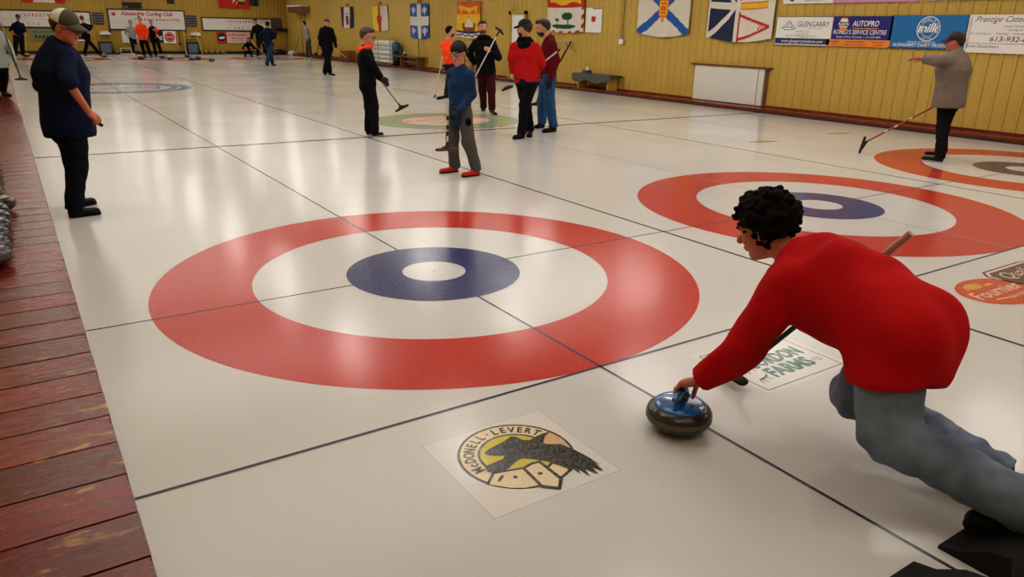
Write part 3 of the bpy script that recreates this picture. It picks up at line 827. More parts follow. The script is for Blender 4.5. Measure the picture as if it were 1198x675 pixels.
# foreground emblem
a = Art(); f = on_ice(-.83, -2.30)
T = thing('ice_emblem', 'round cream and yellow emblem with a black bird in the ice before the nearest rings', 'emblem', loc=(-.83, -2.3, 0))
Art().rect(-.30, -.31, .29, .26, IEDGE, .5).rect(-.296, -.306, .286, .256, ICE2, 1).build('print_sheet', f, T, E_)
a.ring((0, 0), 0, .24, IBLK, 2); a.disc((0, 0), .228, ICREAM, 3); a.disc((0, 0), .158, IBLK, 4); a.disc((0, 0), .147, IYEL, 5)
a.arctext('McDONELL·LEVERT', (0, 0), .172, math.radians(186), math.radians(30), .062, IBLK, 5, off=.035, sx=.76)
a.poly([(-.147, -.065), (-.068, -.082), (-.042, -.097), (-.05, -.225), (-.10, -.215), (-.15, -.185), (-.21, -.12)], ICREAM, 5.2)
for p, q in (((-.15, -.065), (-.21, -.12)), ((-.15, -.068), (-.04, -.098)), ((-.13, -.10), (-.165, -.125))): a.line(p, q, .012, IBLK, 5.5)
a.poly([(.134, .005), (.177, .049), (.215, .065), (.230, -.001), (.220, -.060), (.168, -.016)], ITAN, 5.3)
a.poly([(-.04, -.095), (.009, -.085), (.052, -.088), (.056, -.238), (.006, -.292), (-.050, -.243)], IBLK, 5.9)
a.poly([(-.028, -.107), (.009, -.098), (.038, -.102), (.040, -.233), (.006, -.272), (-.036, -.233)], ICREAM, 6.1)
a.disc((-.095, -.135), .009, IBLK, 6.3); a.disc((0, -.165), .010, IBLK, 6.3)
a.poly([(-.163, -.019), (-.166, -.049), (-.141, -.071), (-.116, -.08), (-.08, -.07), (-.033, -.045), (.002, -.039), (.041, -.073), (.076, -.113), (.102, -.164), (.113, -.192), (.109, -.218), (.131, -.205), (.134, -.245), (.149, -.216), (.153, -.279), (.17, -.228), (.191, -.286), (.199, -.233), (.223, -.28), (.229, -.216), (.238, -.24), (.234, -.171), (.219, -.096), (.199, -.035), (.153, -.007), (.139, .011), (.177, .049), (.225, .072), (.184, .075), (.142, .070), (.105, .058), (.08, .077), (.072, .113), (.052, .125), (.014, .108), (-.035, .098), (-.082, .088), (-.106, .074), (-.111, .058), (-.085, .033), (-.047, .015), (-.069, -.005), (-.11, -.007), (-.148, -.011)], IBLK, 6.6)
a.build('printed_design', f, T, E_)
# farm sign
T = thing('ice_advert', 'rectangular white print with green lettering in the ice under the thrower', 'advert', loc=(.83, -2.23, 0))
f = on_ice(.83, -2.235)
Art().rect(-.33, -.255, .33, .255, ICE2, 1).build('print_sheet', f, T, E_)
a = Art()
for p, q in (((-.30, -.225), (.29, -.225)), ((.29, -.225), (.29, .225)), ((.29, .225), (-.30, .225)), ((-.30, .225), (-.30, -.225))): a.line(p, q, .006, IBLK, 2)
a.text('IAN', -.02, .085, .135, IGRN, 2, off=.045); a.text('GORDON', .03, -.03, .135, IGRN, 2, off=.045, fit=.42); a.text('FARMS', .02, -.15, .135, IGRN, 2, off=.045, fit=.33)
a.text('LTD', .215, -.135, .05, IGRN, 2)
for sx_ in (0, 1):
    ox, oy = -.215+.0*sx_, -.02-.11*sx_
    a.line((ox-.03, oy), (ox+.03, oy+.01), .014, IBLK, 2); a.line((ox-.03, oy), (ox-.04, oy-.035), .006, IBLK, 2); a.line((ox-.012, oy), (ox-.01, oy-.04), .006, IBLK, 2); a.line((ox+.028, oy), (ox+.035, oy-.03), .006, IBLK, 2); a.line((ox+.03, oy+.01), (ox+.05, oy+.03), .01, IBLK, 2)
a.build('lettering', f, T, E_)
# bakery oval and its dark neighbour
T = thing('ice_advert', 'orange-red oval print with pale lettering in the ice at the right frame edge', 'advert', loc=(3.13, -2.3, 0))
f = on_ice(3.13, -2.3)
Art().disc((0, 0), .355, IPALE, 1, sy=.68).disc((0, 0), .345, IRED, 1.5, sy=.67).disc((0, 0), .335, IORG, 2, sy=.66).build('print_oval', f, T, E_)
a = Art(); a.disc((-.06, .135), .085, IGOLD, 3, sy=.55)
for i in range(5): a.line((-.18+i*.04, .10), (-.13+i*.035, .17), .02, IGOLD, 4)
a.rect(.03, .09, .13, .12, IGOLD, 3); a.text('Fournier', 0.0, -.045, .165, IPALE, 3, shear=.2, off=.012); a.text('BAKERY', .06, -.13, .06, IPALE, 3)
a.line((-.2, -.085), (-.02, -.115), .014, IPALE, 3)
a.build('lettering', f, T, E_)
T = thing('ice_advert', 'dark hexagonal print with pale script in the ice beyond the orange oval', 'advert', loc=(3.75, -2.2, 0))
f = on_ice(3.75, -2.2)
Art().poly([(-.36, .10), (-.28, .17), (.28, .17), (.36, .10), (.36, -.10), (.28, -.17), (-.28, -.17), (-.36, -.10)], IBLK, 1).poly([(-.345, .09), (-.27, .155), (.27, .155), (.345, .09), (.345, -.09), (.27, -.155), (-.27, -.155), (-.345, -.09)], IPALE, 2).poly([(-.32, .08), (-.26, .13), (.26, .13), (.32, .08), (.32, -.08), (.26, -.13), (-.26, -.13), (-.32, -.08)], IBRN, 3).build('print_panel', f, T, E_)
a = Art(); a.text('Quality', 0, -.02, .17, IPALE, 4, shear=.35, off=.008); a.build('lettering', f, T, E_)
# mid ice club circles
T = thing('ice_emblem', 'pale blue ring with faint lettering in the middle of the left sheet', 'emblem', loc=(.05, 17.55, 0))
f = on_ice(.05, 17.55)
a = Art(); a.ring((0, 0), 1.28, 1.78, ILBL, 1); a.ring((0, 0), 1.46, 1.52, ICE2, 2, a0=-1.2, a1=1.2); a.build('outer_band', f, T, E_)
a = Art(); a.ring((0, 0), .95, 1.02, ILBL, 1); a.text('CURLING', 0, -.15, .42, ILBL, 2, off=.01); a.arctext('ALEXANDRIA', (0, 0), 1.05, 2.7, .45, .22, ILBL, 2); a.build('lettering', f, T, E_)
T = thing('ice_emblem', 'pale green round print with orange lettering in the middle sheet by the players', 'emblem', loc=(4.42, 7.9, 0))
f = on_ice(4.42, 7.95)
a = Art(); a.disc((0, 0), 1.42, ILGRN, 1, sy=.88); a.ring((0, 0), .98, 1.02, IFAINT, 2, sy=.88); a.disc((0, 0), .85, IPALE, 2, sy=.8); a.build('green_disc', f, T, E_)
a = Art(); a.text('GLENGARRY', .05, .05, .34, IPINK, 3, off=.02); a.text('GOLF', 0, -.35, .36, ILGRN, 3, off=.02); a.text('CLUB', .1, .42, .3, IPINK, 3, off=.02)
a.arctext('ALEXANDRIA', (0, 0), 1.06, 2.8, .35, .25, IPINK, 3); a.build('lettering', f, T, E_)
T = thing('ice_emblem', 'row of small pale letters printed just beyond the thick dark line', 'emblem', loc=(4.4, 6.75, 0))
a = Art(); a.text('I  L  E  S  P  O  R  T', 0, 0, .2, IBRN, 2); a.build('lettering', on_ice(4.35, 6.66), T, E_)
for (x, y, lb) in ((7.72, 3.35, 'small yellow-green print with grey letters in the ice left of the pointing man\'s broom'), (9.85, 3.45, 'small yellow-green print in the ice behind the pointing man\'s broom head')):
    T = thing('ice_advert', lb, 'advert', loc=(x, y, 0)); f = on_ice(x, y, -.2)
    Art().poly([(-.28, .06), (.05, .10), (.25, .03), (.22, -.04), (-.1, -.06), (-.28, -.02)], mat_i := ice_mat('ice_lime', c8(170, 172, 84), .05), 1).build('print_patch', f, T, E_)
    a = Art(); a.text('AVIVA', .12, -.05, .1, IBRN, 2); a.build('lettering', f, T, E_)

# ================================================================= STONES
def stone_parts(T, hm, hrot, x=0, y=0, band=True):
    b = V(*world_loc(T))
    mb = MB(); pr = [(1e-4, .002), (.062, .0), (.068, .006), (.092, .012), (.120, .030), (.136, .048), (.141, .062)]
    pr2 = [(.141, .062), (.141, .084)]; pr3 = [(.141, .084), (.136, .097), (.121, .113), (.100, .123), (.085, .1265), (1e-4, .1265)]
    mb.lathe(pr, b, GRAN, 48); mb.lathe(pr2, b, GRANB, 48); mb.lathe(pr3, b, GRAN, 48); mb.build('granite_body', T, smooth=True)
    mb = MB(); mb.lathe([(1e-4, .1325), (.084, .1315), (.102, .1275), (.1115, .1195), (.110, .1145), (.095, .116)], b, hm, 40); mb.build('handle_plate', T, smooth=True)
    c, s_ = math.cos(hrot), math.sin(hrot)
    P = lambda a, z: b+V(a*c, a*s_, z+.012)
    S = SDF(.005); pts = [(-.062, .118), (-.06, .140), (-.045, .158), (-.015, .165), (.03, .163), (.075, .158)]
    for i in range(5): S.cone(P(*pts[i]), P(*pts[i+1]), .0135, .0125, k=.008, flat=(V(-s_, c, 0), .85))
    S.cone(P(-.07, .116), P(-.04, .118), .018, .014, k=.012)
    sdf_obj('handle', S, hm, T)
SX, SY = -.115, -2.49
T = thing('curling_stone', 'dark granite stone with shiny blue handle pushed by the thrower in the red hoodie', 'curling stone', loc=(SX, SY, 0))
stone_parts(T, HBLUE, math.radians(205))
proto = {}
def far_stone(x, y, hm, label, key):
    if key not in proto:
        T = thing('curling_stone', label, 'curling stone', 'stones lying at the far end', (x, y, 0)); stone_parts(T, hm, .5); proto[key] = T
    else:
        src = proto[key]; T = src.copy(); COL.objects.link(T); T.location = (x, y, 0); T['label'] = label
        for ch in src.children: c = ch.copy(); COL.objects.link(c); c.parent = T
for x, y, hm, lb, key in ((1.75, 36.4, HYEL, 'far stone with yellow top lying in front of the leaning player', 'y'), (3.05, 34.6, HYEL, 'far stone with yellow top at the feet of the grey-shirted player', 'y'),
    (4.12, 35.6, HYEL, 'rear one of two yellow-topped far stones right of the orange players', 'y'), (4.16, 33.9, HYEL, 'front one of two yellow-topped far stones right of the orange players', 'y'),
    (5.40, 36.4, HTEAL, 'hindmost blue-grey far stone in the cluster below the bin', 'b'), (4.95, 33.0, HTEAL, 'nearest blue-grey far stone of the cluster below the bin', 'b'), (5.42, 34.1, HTEAL, 'blue-grey far stone at the right of the cluster below the bin', 'b'),
    (5.55, 31.9, HTEAL, 'lone blue-grey far stone right of the cluster', 'b'), (-1.3, 36.9, HYEL, 'yellow-topped far stone at the feet of the capped player at left', 'y')):
    far_stone(x, y, hm, lb, key)
for i, x in enumerate((2.78, 7.12, 7.43, 7.74, 8.05)):
    far_stone(x, 40.3, HYEL, 'yellow-handled stone in the row against the far wall', 'y')

# ================================================================= RIGHT WALL : signs
def panel_art(T, name, y0, z0, w, h, m, x=WXR-.03, th=.012, frame=None):
    MB().box((x-th, y0-w, z0), (x, y0, z0+h), m).build(name, T)
xs = WXR-.036
def sign(label, ytop, z0, w, h, m, draw, cat='sign', name='wall_sign'):
    T = thing(name, label, cat, loc=(xs, ytop-w/2, z0)); panel_art(T, 'panel', ytop, z0, w, h, m, xs)
    a = Art(); draw(a, w, h); 
    if a.b.v: a.build('lettering', lambda u, v, l: V(xs-.0125-l, ytop-u, z0+v), T, .0006)
    return T
def d1(a, w, h):
    a.rect(0, .0, w, h, GRYP, .3).rect(.012, .012, w-.012, h-.012, WHP, .6).rect(.02, .03, w-.03, .145, NAVP, 1); a.text('www.glengarrywindows.com', w/2, .06, .088, WHP, 2, off=.008, fit=1.02)
    a.text('GLENGARRY', w*.67, h-.20, .15, BLKP, 1, fit=.76); a.text('WINDOWS & DOORS', w*.7, h-.245, .035, GRYP, 1)
    P = [(.18, h-.22), (.33, h-.08), (.48, h-.22)]
    for i in range(2): a.line(P[i], P[i+1], .012, NAVP, 1)
    for p, q in (((.26, h-.22), (.34, h-.13)), ((.34, h-.13), (.42, h-.22)), ((.14, h-.235), (.3, h-.21)), ((.3, h-.21), (.52, h-.24)), ((.2, h-.265), (.46, h-.262))): a.line(p, q, .012, NAVP, 1)
    for i, t in enumerate(('Main Street South', 'Alexandria, Ont.', '613-525-2704')): a.text(t, w*.5, h-.31-i*.05, .045, GRYP, 1)
    a.text('FREE ESTIMATES  Sales & Installation', w*.48, .175, .05, GRYP, 1)
sign('white window-company sign with navy bottom strip, left end of the lower sign row', 6.66, 1.42, 1.38, .575, WHP, d1)
def d2(a, w, h):
    a.rect(.0, 0, w, .135, ORGP, 1); a.poly([(.33+.125*math.cos(t), h-.145+.135*math.sin(t)) for t in np.arange(0, 6)*PI/3], ORGP, 1); a.poly([(.33+.11*math.cos(t), h-.145+.11*math.sin(t)) for t in np.arange(0, 6)*PI/3], WHP, 1.4)
    a.rect(.22, h-.185, .44, h-.105, NAVP, 1.8); a.rect(.25, h-.255, .41, h-.205, ORGP, 1.8); a.text('NAPA', .33, h-.175, .085, WHP, 2.4, off=.015)
    a.text('AUTOPRO', .80, h-.185, .145, WHP, 1, shear=.2, off=.02, fit=.56); a.line((.53, h-.225), (1.08, h-.225), .016, ORGP, 1); a.poly([(.86, h-.225), (.95, h-.225), (.9, h-.25)], ORGP, 1.2)
    a.text("ROMEO'S SERVICE CENTRE", w*.51, .235, .118, WHP, 1, shear=.15, off=.012, fit=1.14); a.text('Repair of Most Warranty  |  613-525-4884', w*.5, .165, .058, WHP, 1, fit=.95)
    for i, (t, b) in enumerate((('ALIGNMENT', 'TIRES'), ('BRAKES & SUSPENSION', 'COMPUTER DIAGNOSTIC'), ('OIL CHANGE', 'EXHAUST'))): a.text(t, (.18, .63, 1.13)[i], .078, .042, NAVP, 2, off=.01); a.text(b, (.18, .63, 1.13)[i], .025, .042, NAVP, 2, off=.01)
sign('royal blue garage sign with orange bottom strip, second in the lower sign row', 5.37, 1.43, 1.36, .57, mat('sign_royal', c8(30, 30, 120), .4, .02), d2)
def d3(a, w, h):
    c = (w*.52, h*.60); a.ring(c, .20, .215, WHP, 1, n=48); a.ring(c, .13, .138, WHP, 1, n=48)
    a.arctext('DAIRY FARMERS OF CANADA', c, .15, 3.5, -.35, .052, WHP, 1); a.text('EST 1998', c[0], c[1]-.178, .045, WHP, 1)
    a.text('milk', c[0], c[1]-.055, .21, WHP, 2, shear=.3, off=.028); a.line((c[0]-.16, c[1]-.02), (c[0]-.09, c[1]+.01), .02, WHP, 2)
    a.rect(.0, 0, w, .012, NAVP, 1); a.text('PROUDLY SUPPORTED BY', w*.46, .105, .045, WHP, 1); a.text('GLENGARRY DAIRY PRODUCERS', w*.5, .04, .085, WHP, 1, shear=.15, off=.015, fit=1.2)
sign('blue sign with round white milk emblem, third in the lower sign row', 4.05, 1.43, 1.40, .585, CYAP, d3)
def d4(a, w, h):
    for p, q in (((.03, .04), (.03, h-.04)), ((.03, h-.04), (.06, h-.04)), ((.05, .06), (.05, h-.06))): a.line(p, q, .006, GRYP, 1)
    a.text('Prestige Catering', .10, h-.115, .135, PURP, 1, shear=.5, align='LEFT'); a.text('Award Winning Chef Gilles Leblanc', .95, h-.20, .05, GRYP, 1); a.text('Serving the area for 20 years', .95, h-.255, .048, PURP, 1)
    a.text('For all Occasions  -  Weddings  -  Funerals  -  Special Events', .06, h-.32, .05, GRYP, 1, align='LEFT'); a.text('613-932-6794', .80, .19, .115, mat('maroon_print', c8(120, 40, 50), .5), 1, shear=.2, off=.01, fit=.80)
    a.line((.02, .155), (w-.02, .155), .008, GRYP, 1); a.text('Event Decorators', .03, .085, .075, BLKP, 1, shear=.1, align='LEFT'); a.text('613-932-6794', w-.1, .085, .07, BLKP, 1, shear=.2, align='RIGHT'); a.text('Event Coordinators', w-.15, .03, .05, GRYP, 1, shear=.4, align='RIGHT')
sign('white catering sign with dark red phone number, partly behind the pointing man', 2.63, 1.40, 1.75, .62, WHP, d4)
def d5(a, w, h): a.poly([(.16, .06), (.26, .04), (.3, .12), (.2, .14)], PURP, 1); a.text('DESIGN STUDIO', .75, .04, .06, GRYP, 1)
sign('white sign in the upper row above the window-company sign', 6.56, 2.25, 1.2, .6, WHP, d5)
sign('pink sign in the upper row above the garage sign', 5.35, 2.25, 1.75, .6, PNKP, lambda a, w, h: a.text('Flowers & Gifts', w/2, .25, .16, WHP, 1, shear=.3))
sign('white sign in the upper row at the right above the catering sign', 3.5, 2.26, 2.4, .6, mat('sign_grey_white', c8(190, 176, 170), .5), lambda a, w, h: a.text('Service & Sales', w/2, .25, .2, BLKP, 1))
# horizontal strip behind the signs
tag(MB().box((WXR-.036, -.1, 1.93), (WXR-.022, 6.68, 1.965), WHT).build('trim_3'), kind='structure')
# wall cover panel with brown lip
T = thing('wall_panel', 'large plain white board leaning low on the ribbed wall under a brown strip', 'panel', loc=(xs, 7.8, .09))
MB().bbox((WXR-.09, 6.78, .10), (WXR-.03, 8.86, .90), WHT, .006).build('board', T)
MB().box((WXR-.095, 6.93, .11), (WXR-.0905, 6.945, .88), GRYP).build('seam', T)
MB().box((WXR-.12, 6.62, .90), (WXR-.02, 8.98, .935), BRN).box((WXR-.05, 6.70, .10), (WXR-.02, 6.76, .9), BRN).build('lip', T)
# poster
T = thing('notice_board', 'white poster with a small dark red picture beside the ship and trees flags', 'poster', loc=(xs, 12.9, 1.6))
panel_art(T, 'panel', 13.25, 1.58, .70, .66, WHP, xs); a = Art(); a.poly([(.25, .30), (.42, .28), (.45, .42), (.27, .44)], FLR, 1); a.line((.30, .18), (.32, .3), .01, GRYP, 1); a.rect(.3, .62, .68, .655, GRYP, 1); a.build('picture', lambda u, v, l: V(xs-.0125-l, 13.25-u, 1.58+v), T, .0006)
# cable and socket
T = thing('wall_cable', 'thin dark cable running down the ribbed wall to a small white box', 'cable', loc=(xs, 11.75, 1.3))
MB().tube([(xs-.02, 11.62, 4.0), (xs-.02, 11.62, 1.42)], .008, BLK, 6).tube([(xs-.02, 11.72, 4.0), (xs-.02, 11.70, 1.42)], .006, BLK, 6).build('cord', T)
MB().bbox((xs-.05, 11.57, 1.30), (xs, 11.75, 1.43), WHT2, .006).build('socket', T)
# bracket rack with hooks
T = thing('wall_bracket', 'thin metal wall bracket with hooks behind the man in the dark red sweater', 'bracket', loc=(xs, 14.4, 1.3))
MB().tube([(xs, 15.0, 1.27), (xs-.14, 14.9, 1.31), (xs-.14, 13.55, 1.31)], .012, STEEL).build('rail', T)
for yy, hh in ((13.95, .16), (13.75, .22), (13.6, .30)): MB().tube([(xs-.14, yy, 1.31), (xs-.2, yy-.05, 1.30-hh*.3), (xs-.16, yy-.12, 1.31-hh)], .009, BLK).build('hook', T)

# ---------------------------------------------------------------- flags (each one cloth mesh, pattern by cell)
def flag(label, ytop, ztop, w, h, fn, mats, nu=60, nv=60, sag=.06, far=None, name='wall_flag', droop=.0, amp=.025, seed=0):
    vs = []; rs = np.random.RandomState(seed); ph = rs.uniform(0, 6, 4)
    for j in range(nv+1):
        for i in range(nu+1):
            u, v = i/nu, j/nv                      # v from the top
            wob = amp*(math.sin(u*13+ph[0]+v*2)+.5*math.sin(u*25+ph[1]-v*3))*(.25+.75*v)
            dz = -sag*math.sin(PI*u)*v+droop*(u-.5)*v
            X = (u-.5)*(1+.0*v)*w+.5*w; Z = ztop-v*h+dz
            if far is None: vs.append((WXR-.07-wob, ytop-X, Z))
            else: vs.append((far+X, FY-.06-wob, Z))
    fs = []; mi = []
    for j in range(nv):
        for i in range(nu):
            a = j*(nu+1)+i; fs.append((a, a+nu+1, a+nu+2, a+1)); mi.append(fn((i+.5)/nu, (j+.5)/nv))
    base = (WXR-.07, ytop-w/2, ztop) if far is None else (far+w/2, FY-.06, ztop)
    T = thing(name, label, 'flag', loc=base)
    mk('cloth', vs, fs, mats, mi, T, smooth=True)
    b = MB()
    if far is None: b.tube([(WXR-.06, ytop+.03, ztop+.0), (WXR-.06, ytop-w-.03, ztop)], .012, BRN, 6)
    else: b.tube([(far-.03, FY-.05, ztop), (far+w+.03, FY-.05, ztop)], .012, BRN, 6)
    b.build('rod', T)
    if far is None: MB().bbox((WXR-.06, ytop-w/2-.12, ztop+.06), (WXR-.02, ytop-w/2+.12, ztop+.15), mat('orange_bracket', c8(176, 96, 34), .6), .01).build('bracket', T)
    return T
inb = lambda u, v, a, b, c, d: a < u < b and c < v < d
def f_nwt(u, v):
    if u < .24 or u > .76: return 1
    if inb(u, v, .38, .62, .42, .84): return 2 if abs(u-.5) < .10-.12*max(0, v-.7) else 0
    if inb(u, v, .42, .58, .28, .33): return 2
    return 0
flag('vertical dark blue and white flag with a small brown crest, furthest on the right wall', 32.15, 2.47, 1.45, .90, f_nwt, [FLW, FLN, FLBR], seed=1)
def f_yk(u, v):
    if abs(u-.47) < .06 or (abs(u-.47) < .19-abs(v-.5)*.5 and .38 < v < .72 and ((u*9+v*5) % 1 > .2)): return 1
    return 2 if u < .47 else 0
flag('yellow and white flag divided by a red leaf-like figure, second furthest on the right wall', 28.4, 2.48, 1.6, 1.0, f_yk, [FLW, FLR, mat('flag_lemon', c8(226, 208, 60), .8)], seed=2)
def f_qc(u, v):
    if abs(u-.5) < .095 or abs(v-.5) < .13: return 0
    cx = .2 if u < .5 else .8; cy = .2 if v < .5 else .8; x, y = abs(u-cx), v-cy
    if x < .022 and abs(y) < .12: return 0
    if x < .07 and abs(y-.02) < .02: return 0
    if abs(math.hypot(x-.055, y+.02)-.045) < .018 and y < .02: return 0
    return 1
flag('blue flag with a white cross and four white lilies', 24.6, 2.5, 1.62, 1.25, f_qc, [FLW, FLB], seed=3, nu=90, nv=90)
def f_nb(u, v):
    if v < .34:
        x, y = u-.5, v-.18
        if abs(y+.03*math.sin(u*9)) < .05 and abs(x) < .36 or (abs(abs(x)-.3) < .03 and abs(y-.07) < .06) or math.hypot(x+.36, y+.04) < .07 or math.hypot(x-.05, y-.09) < .05: return 1
        return 2
    if v > .88: return 3 if abs((v-.93)-.02*math.sin(u*22)) < .018 else 0
    if v > .82: return 3
    if inb(u, v, .25, .75, .70, .82): return 4
    if inb(u, v, .22, .30, .58, .74) or inb(u, v, .70, .78, .58, .74): return 4
    if inb(u, v, .34, .66, .46, .72) and abs(u-.5) < (v-.40)*.6+.03: return 0
    if abs(u-.5) < .012 and v > .4: return 4
    return 1
flag('yellow flag with a red top and brown ship, behind the bearded person in black', 20.7, 2.5, 1.65, 1.15, f_nb, [FLW, FLY, FLO, FLN, FLBR], seed=4, nu=72, nv=72)
def f_pe(u, v):
    if (u > .955 or v > .955 or u < .0) and int((u+v)*9) % 2 == 0: return 1
    if v < .40:
        if v > .36 or (v < .08 and int(u*12) % 2 == 0): return 1
        if abs(v-.24+.04*math.sin(u*11)) < .07 and .08 < u < .92: return 2
        return 1
    if math.hypot((u-.56)*.9, (v-.60)*1.3) < .12 or inb(u, v, .545, .575, .6, .82): return 3
    if math.hypot((u-.28)*1., (v-.69)*1.6) < .06 or inb(u, v, .27, .29, .69, .82): return 3
    if ((u-.46)/.34)**2+((v-.85)/.055)**2 < 1: return 3
    return 0
flag('white flag with a lion band above green trees, behind the dark red sweater', 15.1, 2.72, 1.78, 1.12, f_pe, [FLW, FLR, FLY, FLG], seed=5, nu=80, nv=70, sag=.05)
def f_ns(u, v):
    x, y = (u-.5)*1.9, (v-.52)*1.22
    if abs(x) < .19 and -.23 < y < .27 and not (y > .12 and abs(x) > .19-(y-.12)*1.0):
        if abs(x) > .155 or (int(y*26) % 2 == 0 and abs(x) < .11) or abs(x*3+y) % .3 < .05: return 2
        return 3
    a = (u-.5); b = (v-.52)
    if min(abs(a-b*1.0), abs(a+b*1.0)) < .085: return 1
    return 0
flag('white flag with a blue diagonal cross and a small gold shield', 11.05, 2.95, 1.85, 1.34, f_ns, [FLW, FLB, FLO, FLY], seed=6, nu=80, nv=70, sag=.10)
def f_nl(u, v):
    if u < .43:
        a, b = (u-.43)/.43, (v-.5)*2
        if abs(v-.5) < .05 or abs(b-a) < .10 or abs(b+a) < .10 or u < .025: return 0
        return 1
    if u < .47: return 0
    if abs(v-.5) < .045 and .5 < u < .9: return 3 if abs(v-.5) < .035 else 2
    for s_ in (1, -1):
        w = (v-.5)*s_
        if .08 < w < .5:
            q = (u-.49)/.47
            top, bot = .12+.20*q, .47-.15*q
            if 0 < q < 1 and (abs(w-top) < .02 or abs(w-bot) < .02 or (q < .045)): return 2
            if s_ > 0 and q > .62 and top < w < bot and (w*30+q*20) % 2 < .9: return 2
    return 0
flag('white and navy flag with red triangles and a golden arrow, left of the sign row', 8.6, 2.98, 1.88, 1.44, f_nl, [FLW, FLN, FLR, FLY], seed=7, nu=90, nv=80, sag=.09)
def f_ca(u, v):
    if u < .26 or u > .74: return 1
    return 1 if math.hypot((u-.5), (v-.5)*.6) < .13 else 0
flag('red and white flag high on the far wall above the left scoreboard', 0, 3.35, 1.82, .95, f_ca, [FLW, FLR], far=-.98, seed=8, sag=.0, nu=40, nv=30)
def f_on(u, v):
    if u < .48 and v < .5:
        x, y = u/.48-.5, v/.5-.5
        if abs(x) < .07 or abs(y) < .1: return 0
        if abs(x-y) < .08 or abs(x+y) < .08: return 2
        return 1
    if math.hypot(u-.74, (v-.62)*.7) < .12: return 4 if v > .6 else 3
    if .44 < u < .60 and .5 < v < .75 and (u*20+v*10) % 3 < 1: return 2
    return 0 if False else 5
flag('deep red flag high on the far wall above the right scoreboard', 0, 3.35, 1.68, .95, f_on, [FLW, FLN, FLW, FLY, FLG, FLR], far=8.17, seed=9, sag=.0, nu=50, nv=40)
flag('short dark cloth pennant right of the deep red flag', 0, 3.3, .62, .72, lambda u, v: 0, [BLKP, FLW], far=9.72, seed=10, sag=.0, nu=10, nv=10)
flag('small dark cloth pennant high on the far wall above the club name', 0, 3.2, .36, .66, lambda u, v: 0, [BLKP], far=5.55, seed=11, sag=.0, nu=10, nv=10)

# ================================================================= FAR WALL
def fsign(label, x0, z0, w, h, m, draw, name='wall_sign', cat='sign', frame=None, y=FY-.03, tilt=0):
    T = thing(name, label, cat, loc=(x0+w/2, y, z0))
    MB().box((x0, y-.02, z0), (x0+w, y, z0+h), m).build('panel', T)
    if frame:
        b = MB(); t = .055
        b.box((x0-t, y-.045, z0-t), (x0+w+t, y-.0, z0), frame).box((x0-t, y-.045, z0+h), (x0+w+t, y, z0+h+t), frame).box((x0-t, y-.045, z0), (x0, y, z0+h), frame).box((x0+w, y-.045, z0), (x0+w+t, y, z0+h), frame); b.build('frame', T)
    a = Art(); draw(a, w, h)
    if a.b.v: a.build('lettering', lambda u, v, l: V(x0+u, y-.021-l, z0+v), T, .002)
    return T
def score(a, w, h, x0, x1, top, size, extra=()):
    n = 12
    for i in range(n): a.text(str(i+1), x0+(x1-x0)*i/(n-1), top, size, REDP, 1, off=.02, sx=.8 if i > 8 else 1)
    a.text('TOTAL', x1+.12, top, size, REDP, 1, off=.02, align='LEFT', sx=.7)
    for i, (u, v, t) in enumerate(extra): a.text(t, u, v, size*.8, BLKP, 1, off=.02)
def b1(a, w, h): score(a, w, h, 1.15, 2.95, h-.25, .2, [(1.2, .08, '1'), (1.4, .08, '1'), (1.62, .08, '1'), (1.82, .08, '2')]); a.line((0, h*.5), (w, h*.5), .006, GRYP, 1)
fsign('long white scoreboard at the left of the far wall behind the capped player', -2.3, 1.28, 4.1, .72, WHT, b1, 'scoreboard', 'scoreboard', BLKP)
def b2(a, w, h):
    a.text('Alexandria Curling Club', .55, h-.25, .265, REDP, 1, shear=.25, off=.025, align='LEFT', sx=.96)
    a.poly([(.12, h-.12), (.2, h-.16), (.26, h-.10), (.32, h-.14), (.3, h-.28), (.2, h-.30), (.14, h-.24)], REDP, 1)
    score(a, w, h, 1.22, 2.85, h-.52, .2, [(1.95, h-.73, '1')])
    for i in range(14): a.line((1.1+i*.14, .04), (1.1+i*.14, .28), .006, GRYP, 1)
    a.line((.1, .3), (w-.05, .3), .006, GRYP, 1)
fsign('white scoreboard headed with red italic club name in the middle of the far wall', 2.68, 1.24, 3.62, .93, WHT, b2, 'scoreboard', 'scoreboard', BLKP)
def b3(a, w, h): score(a, w, h, 1.25, 2.95, h-.2, .19, [(1.5, h-.38, '1'), (1.3, .06, '1'), (1.72, .06, '3'), (1.92, .06, '4'), (2.12, .06, '2')])
fsign('white scoreboard at the right of the far wall behind the standing dark-dressed player', 7.22, 1.27, 3.72, .60, WHT, b3, 'scoreboard', 'scoreboard', BLKP)
fsign('dark brown board mounted over the club name scoreboard', 3.38, 2.26, .9, .30, DKBRD, lambda a, w, h: a.rect(.05, .04, .25, .1, GRYP, 1), 'wall_board', 'board')
for x, z, lb in ((1.93, 1.45, 'left scoreboard'), (6.42, 1.42, 'club name scoreboard'), (11.05, 1.4, 'right scoreboard')):
    def db(a, w, h):
        for i in range(4): a.rect(.03, .05+i*.13, w-.03, .11+i*.13, GRYP, 1); a.text('TEAM', w/2, .055+i*.13, .06, BLKP, 2)
    fsign('small black board of white name strips right of the '+lb, x, z, .50, .56, BLKP, db, 'name_board', 'board')
fsign('pale green lettered advert below the left scoreboard', -.92, .62, 1.35, .56, mat('advert_sage', c8(128, 132, 92), .6), lambda a, w, h: (a.text('IAN GORDON', w/2, h-.2, .17, GRNP, 1, off=.02), a.text('FARMS', w*.45, .08, .28, BLKP, 1, off=.03)))
fsign('white advert with a dark picture behind the leaning player', .55, .62, 1.05, .6, WHP, lambda a, w, h: a.rect(.45, .08, .98, h-.06, BLKP, 1))
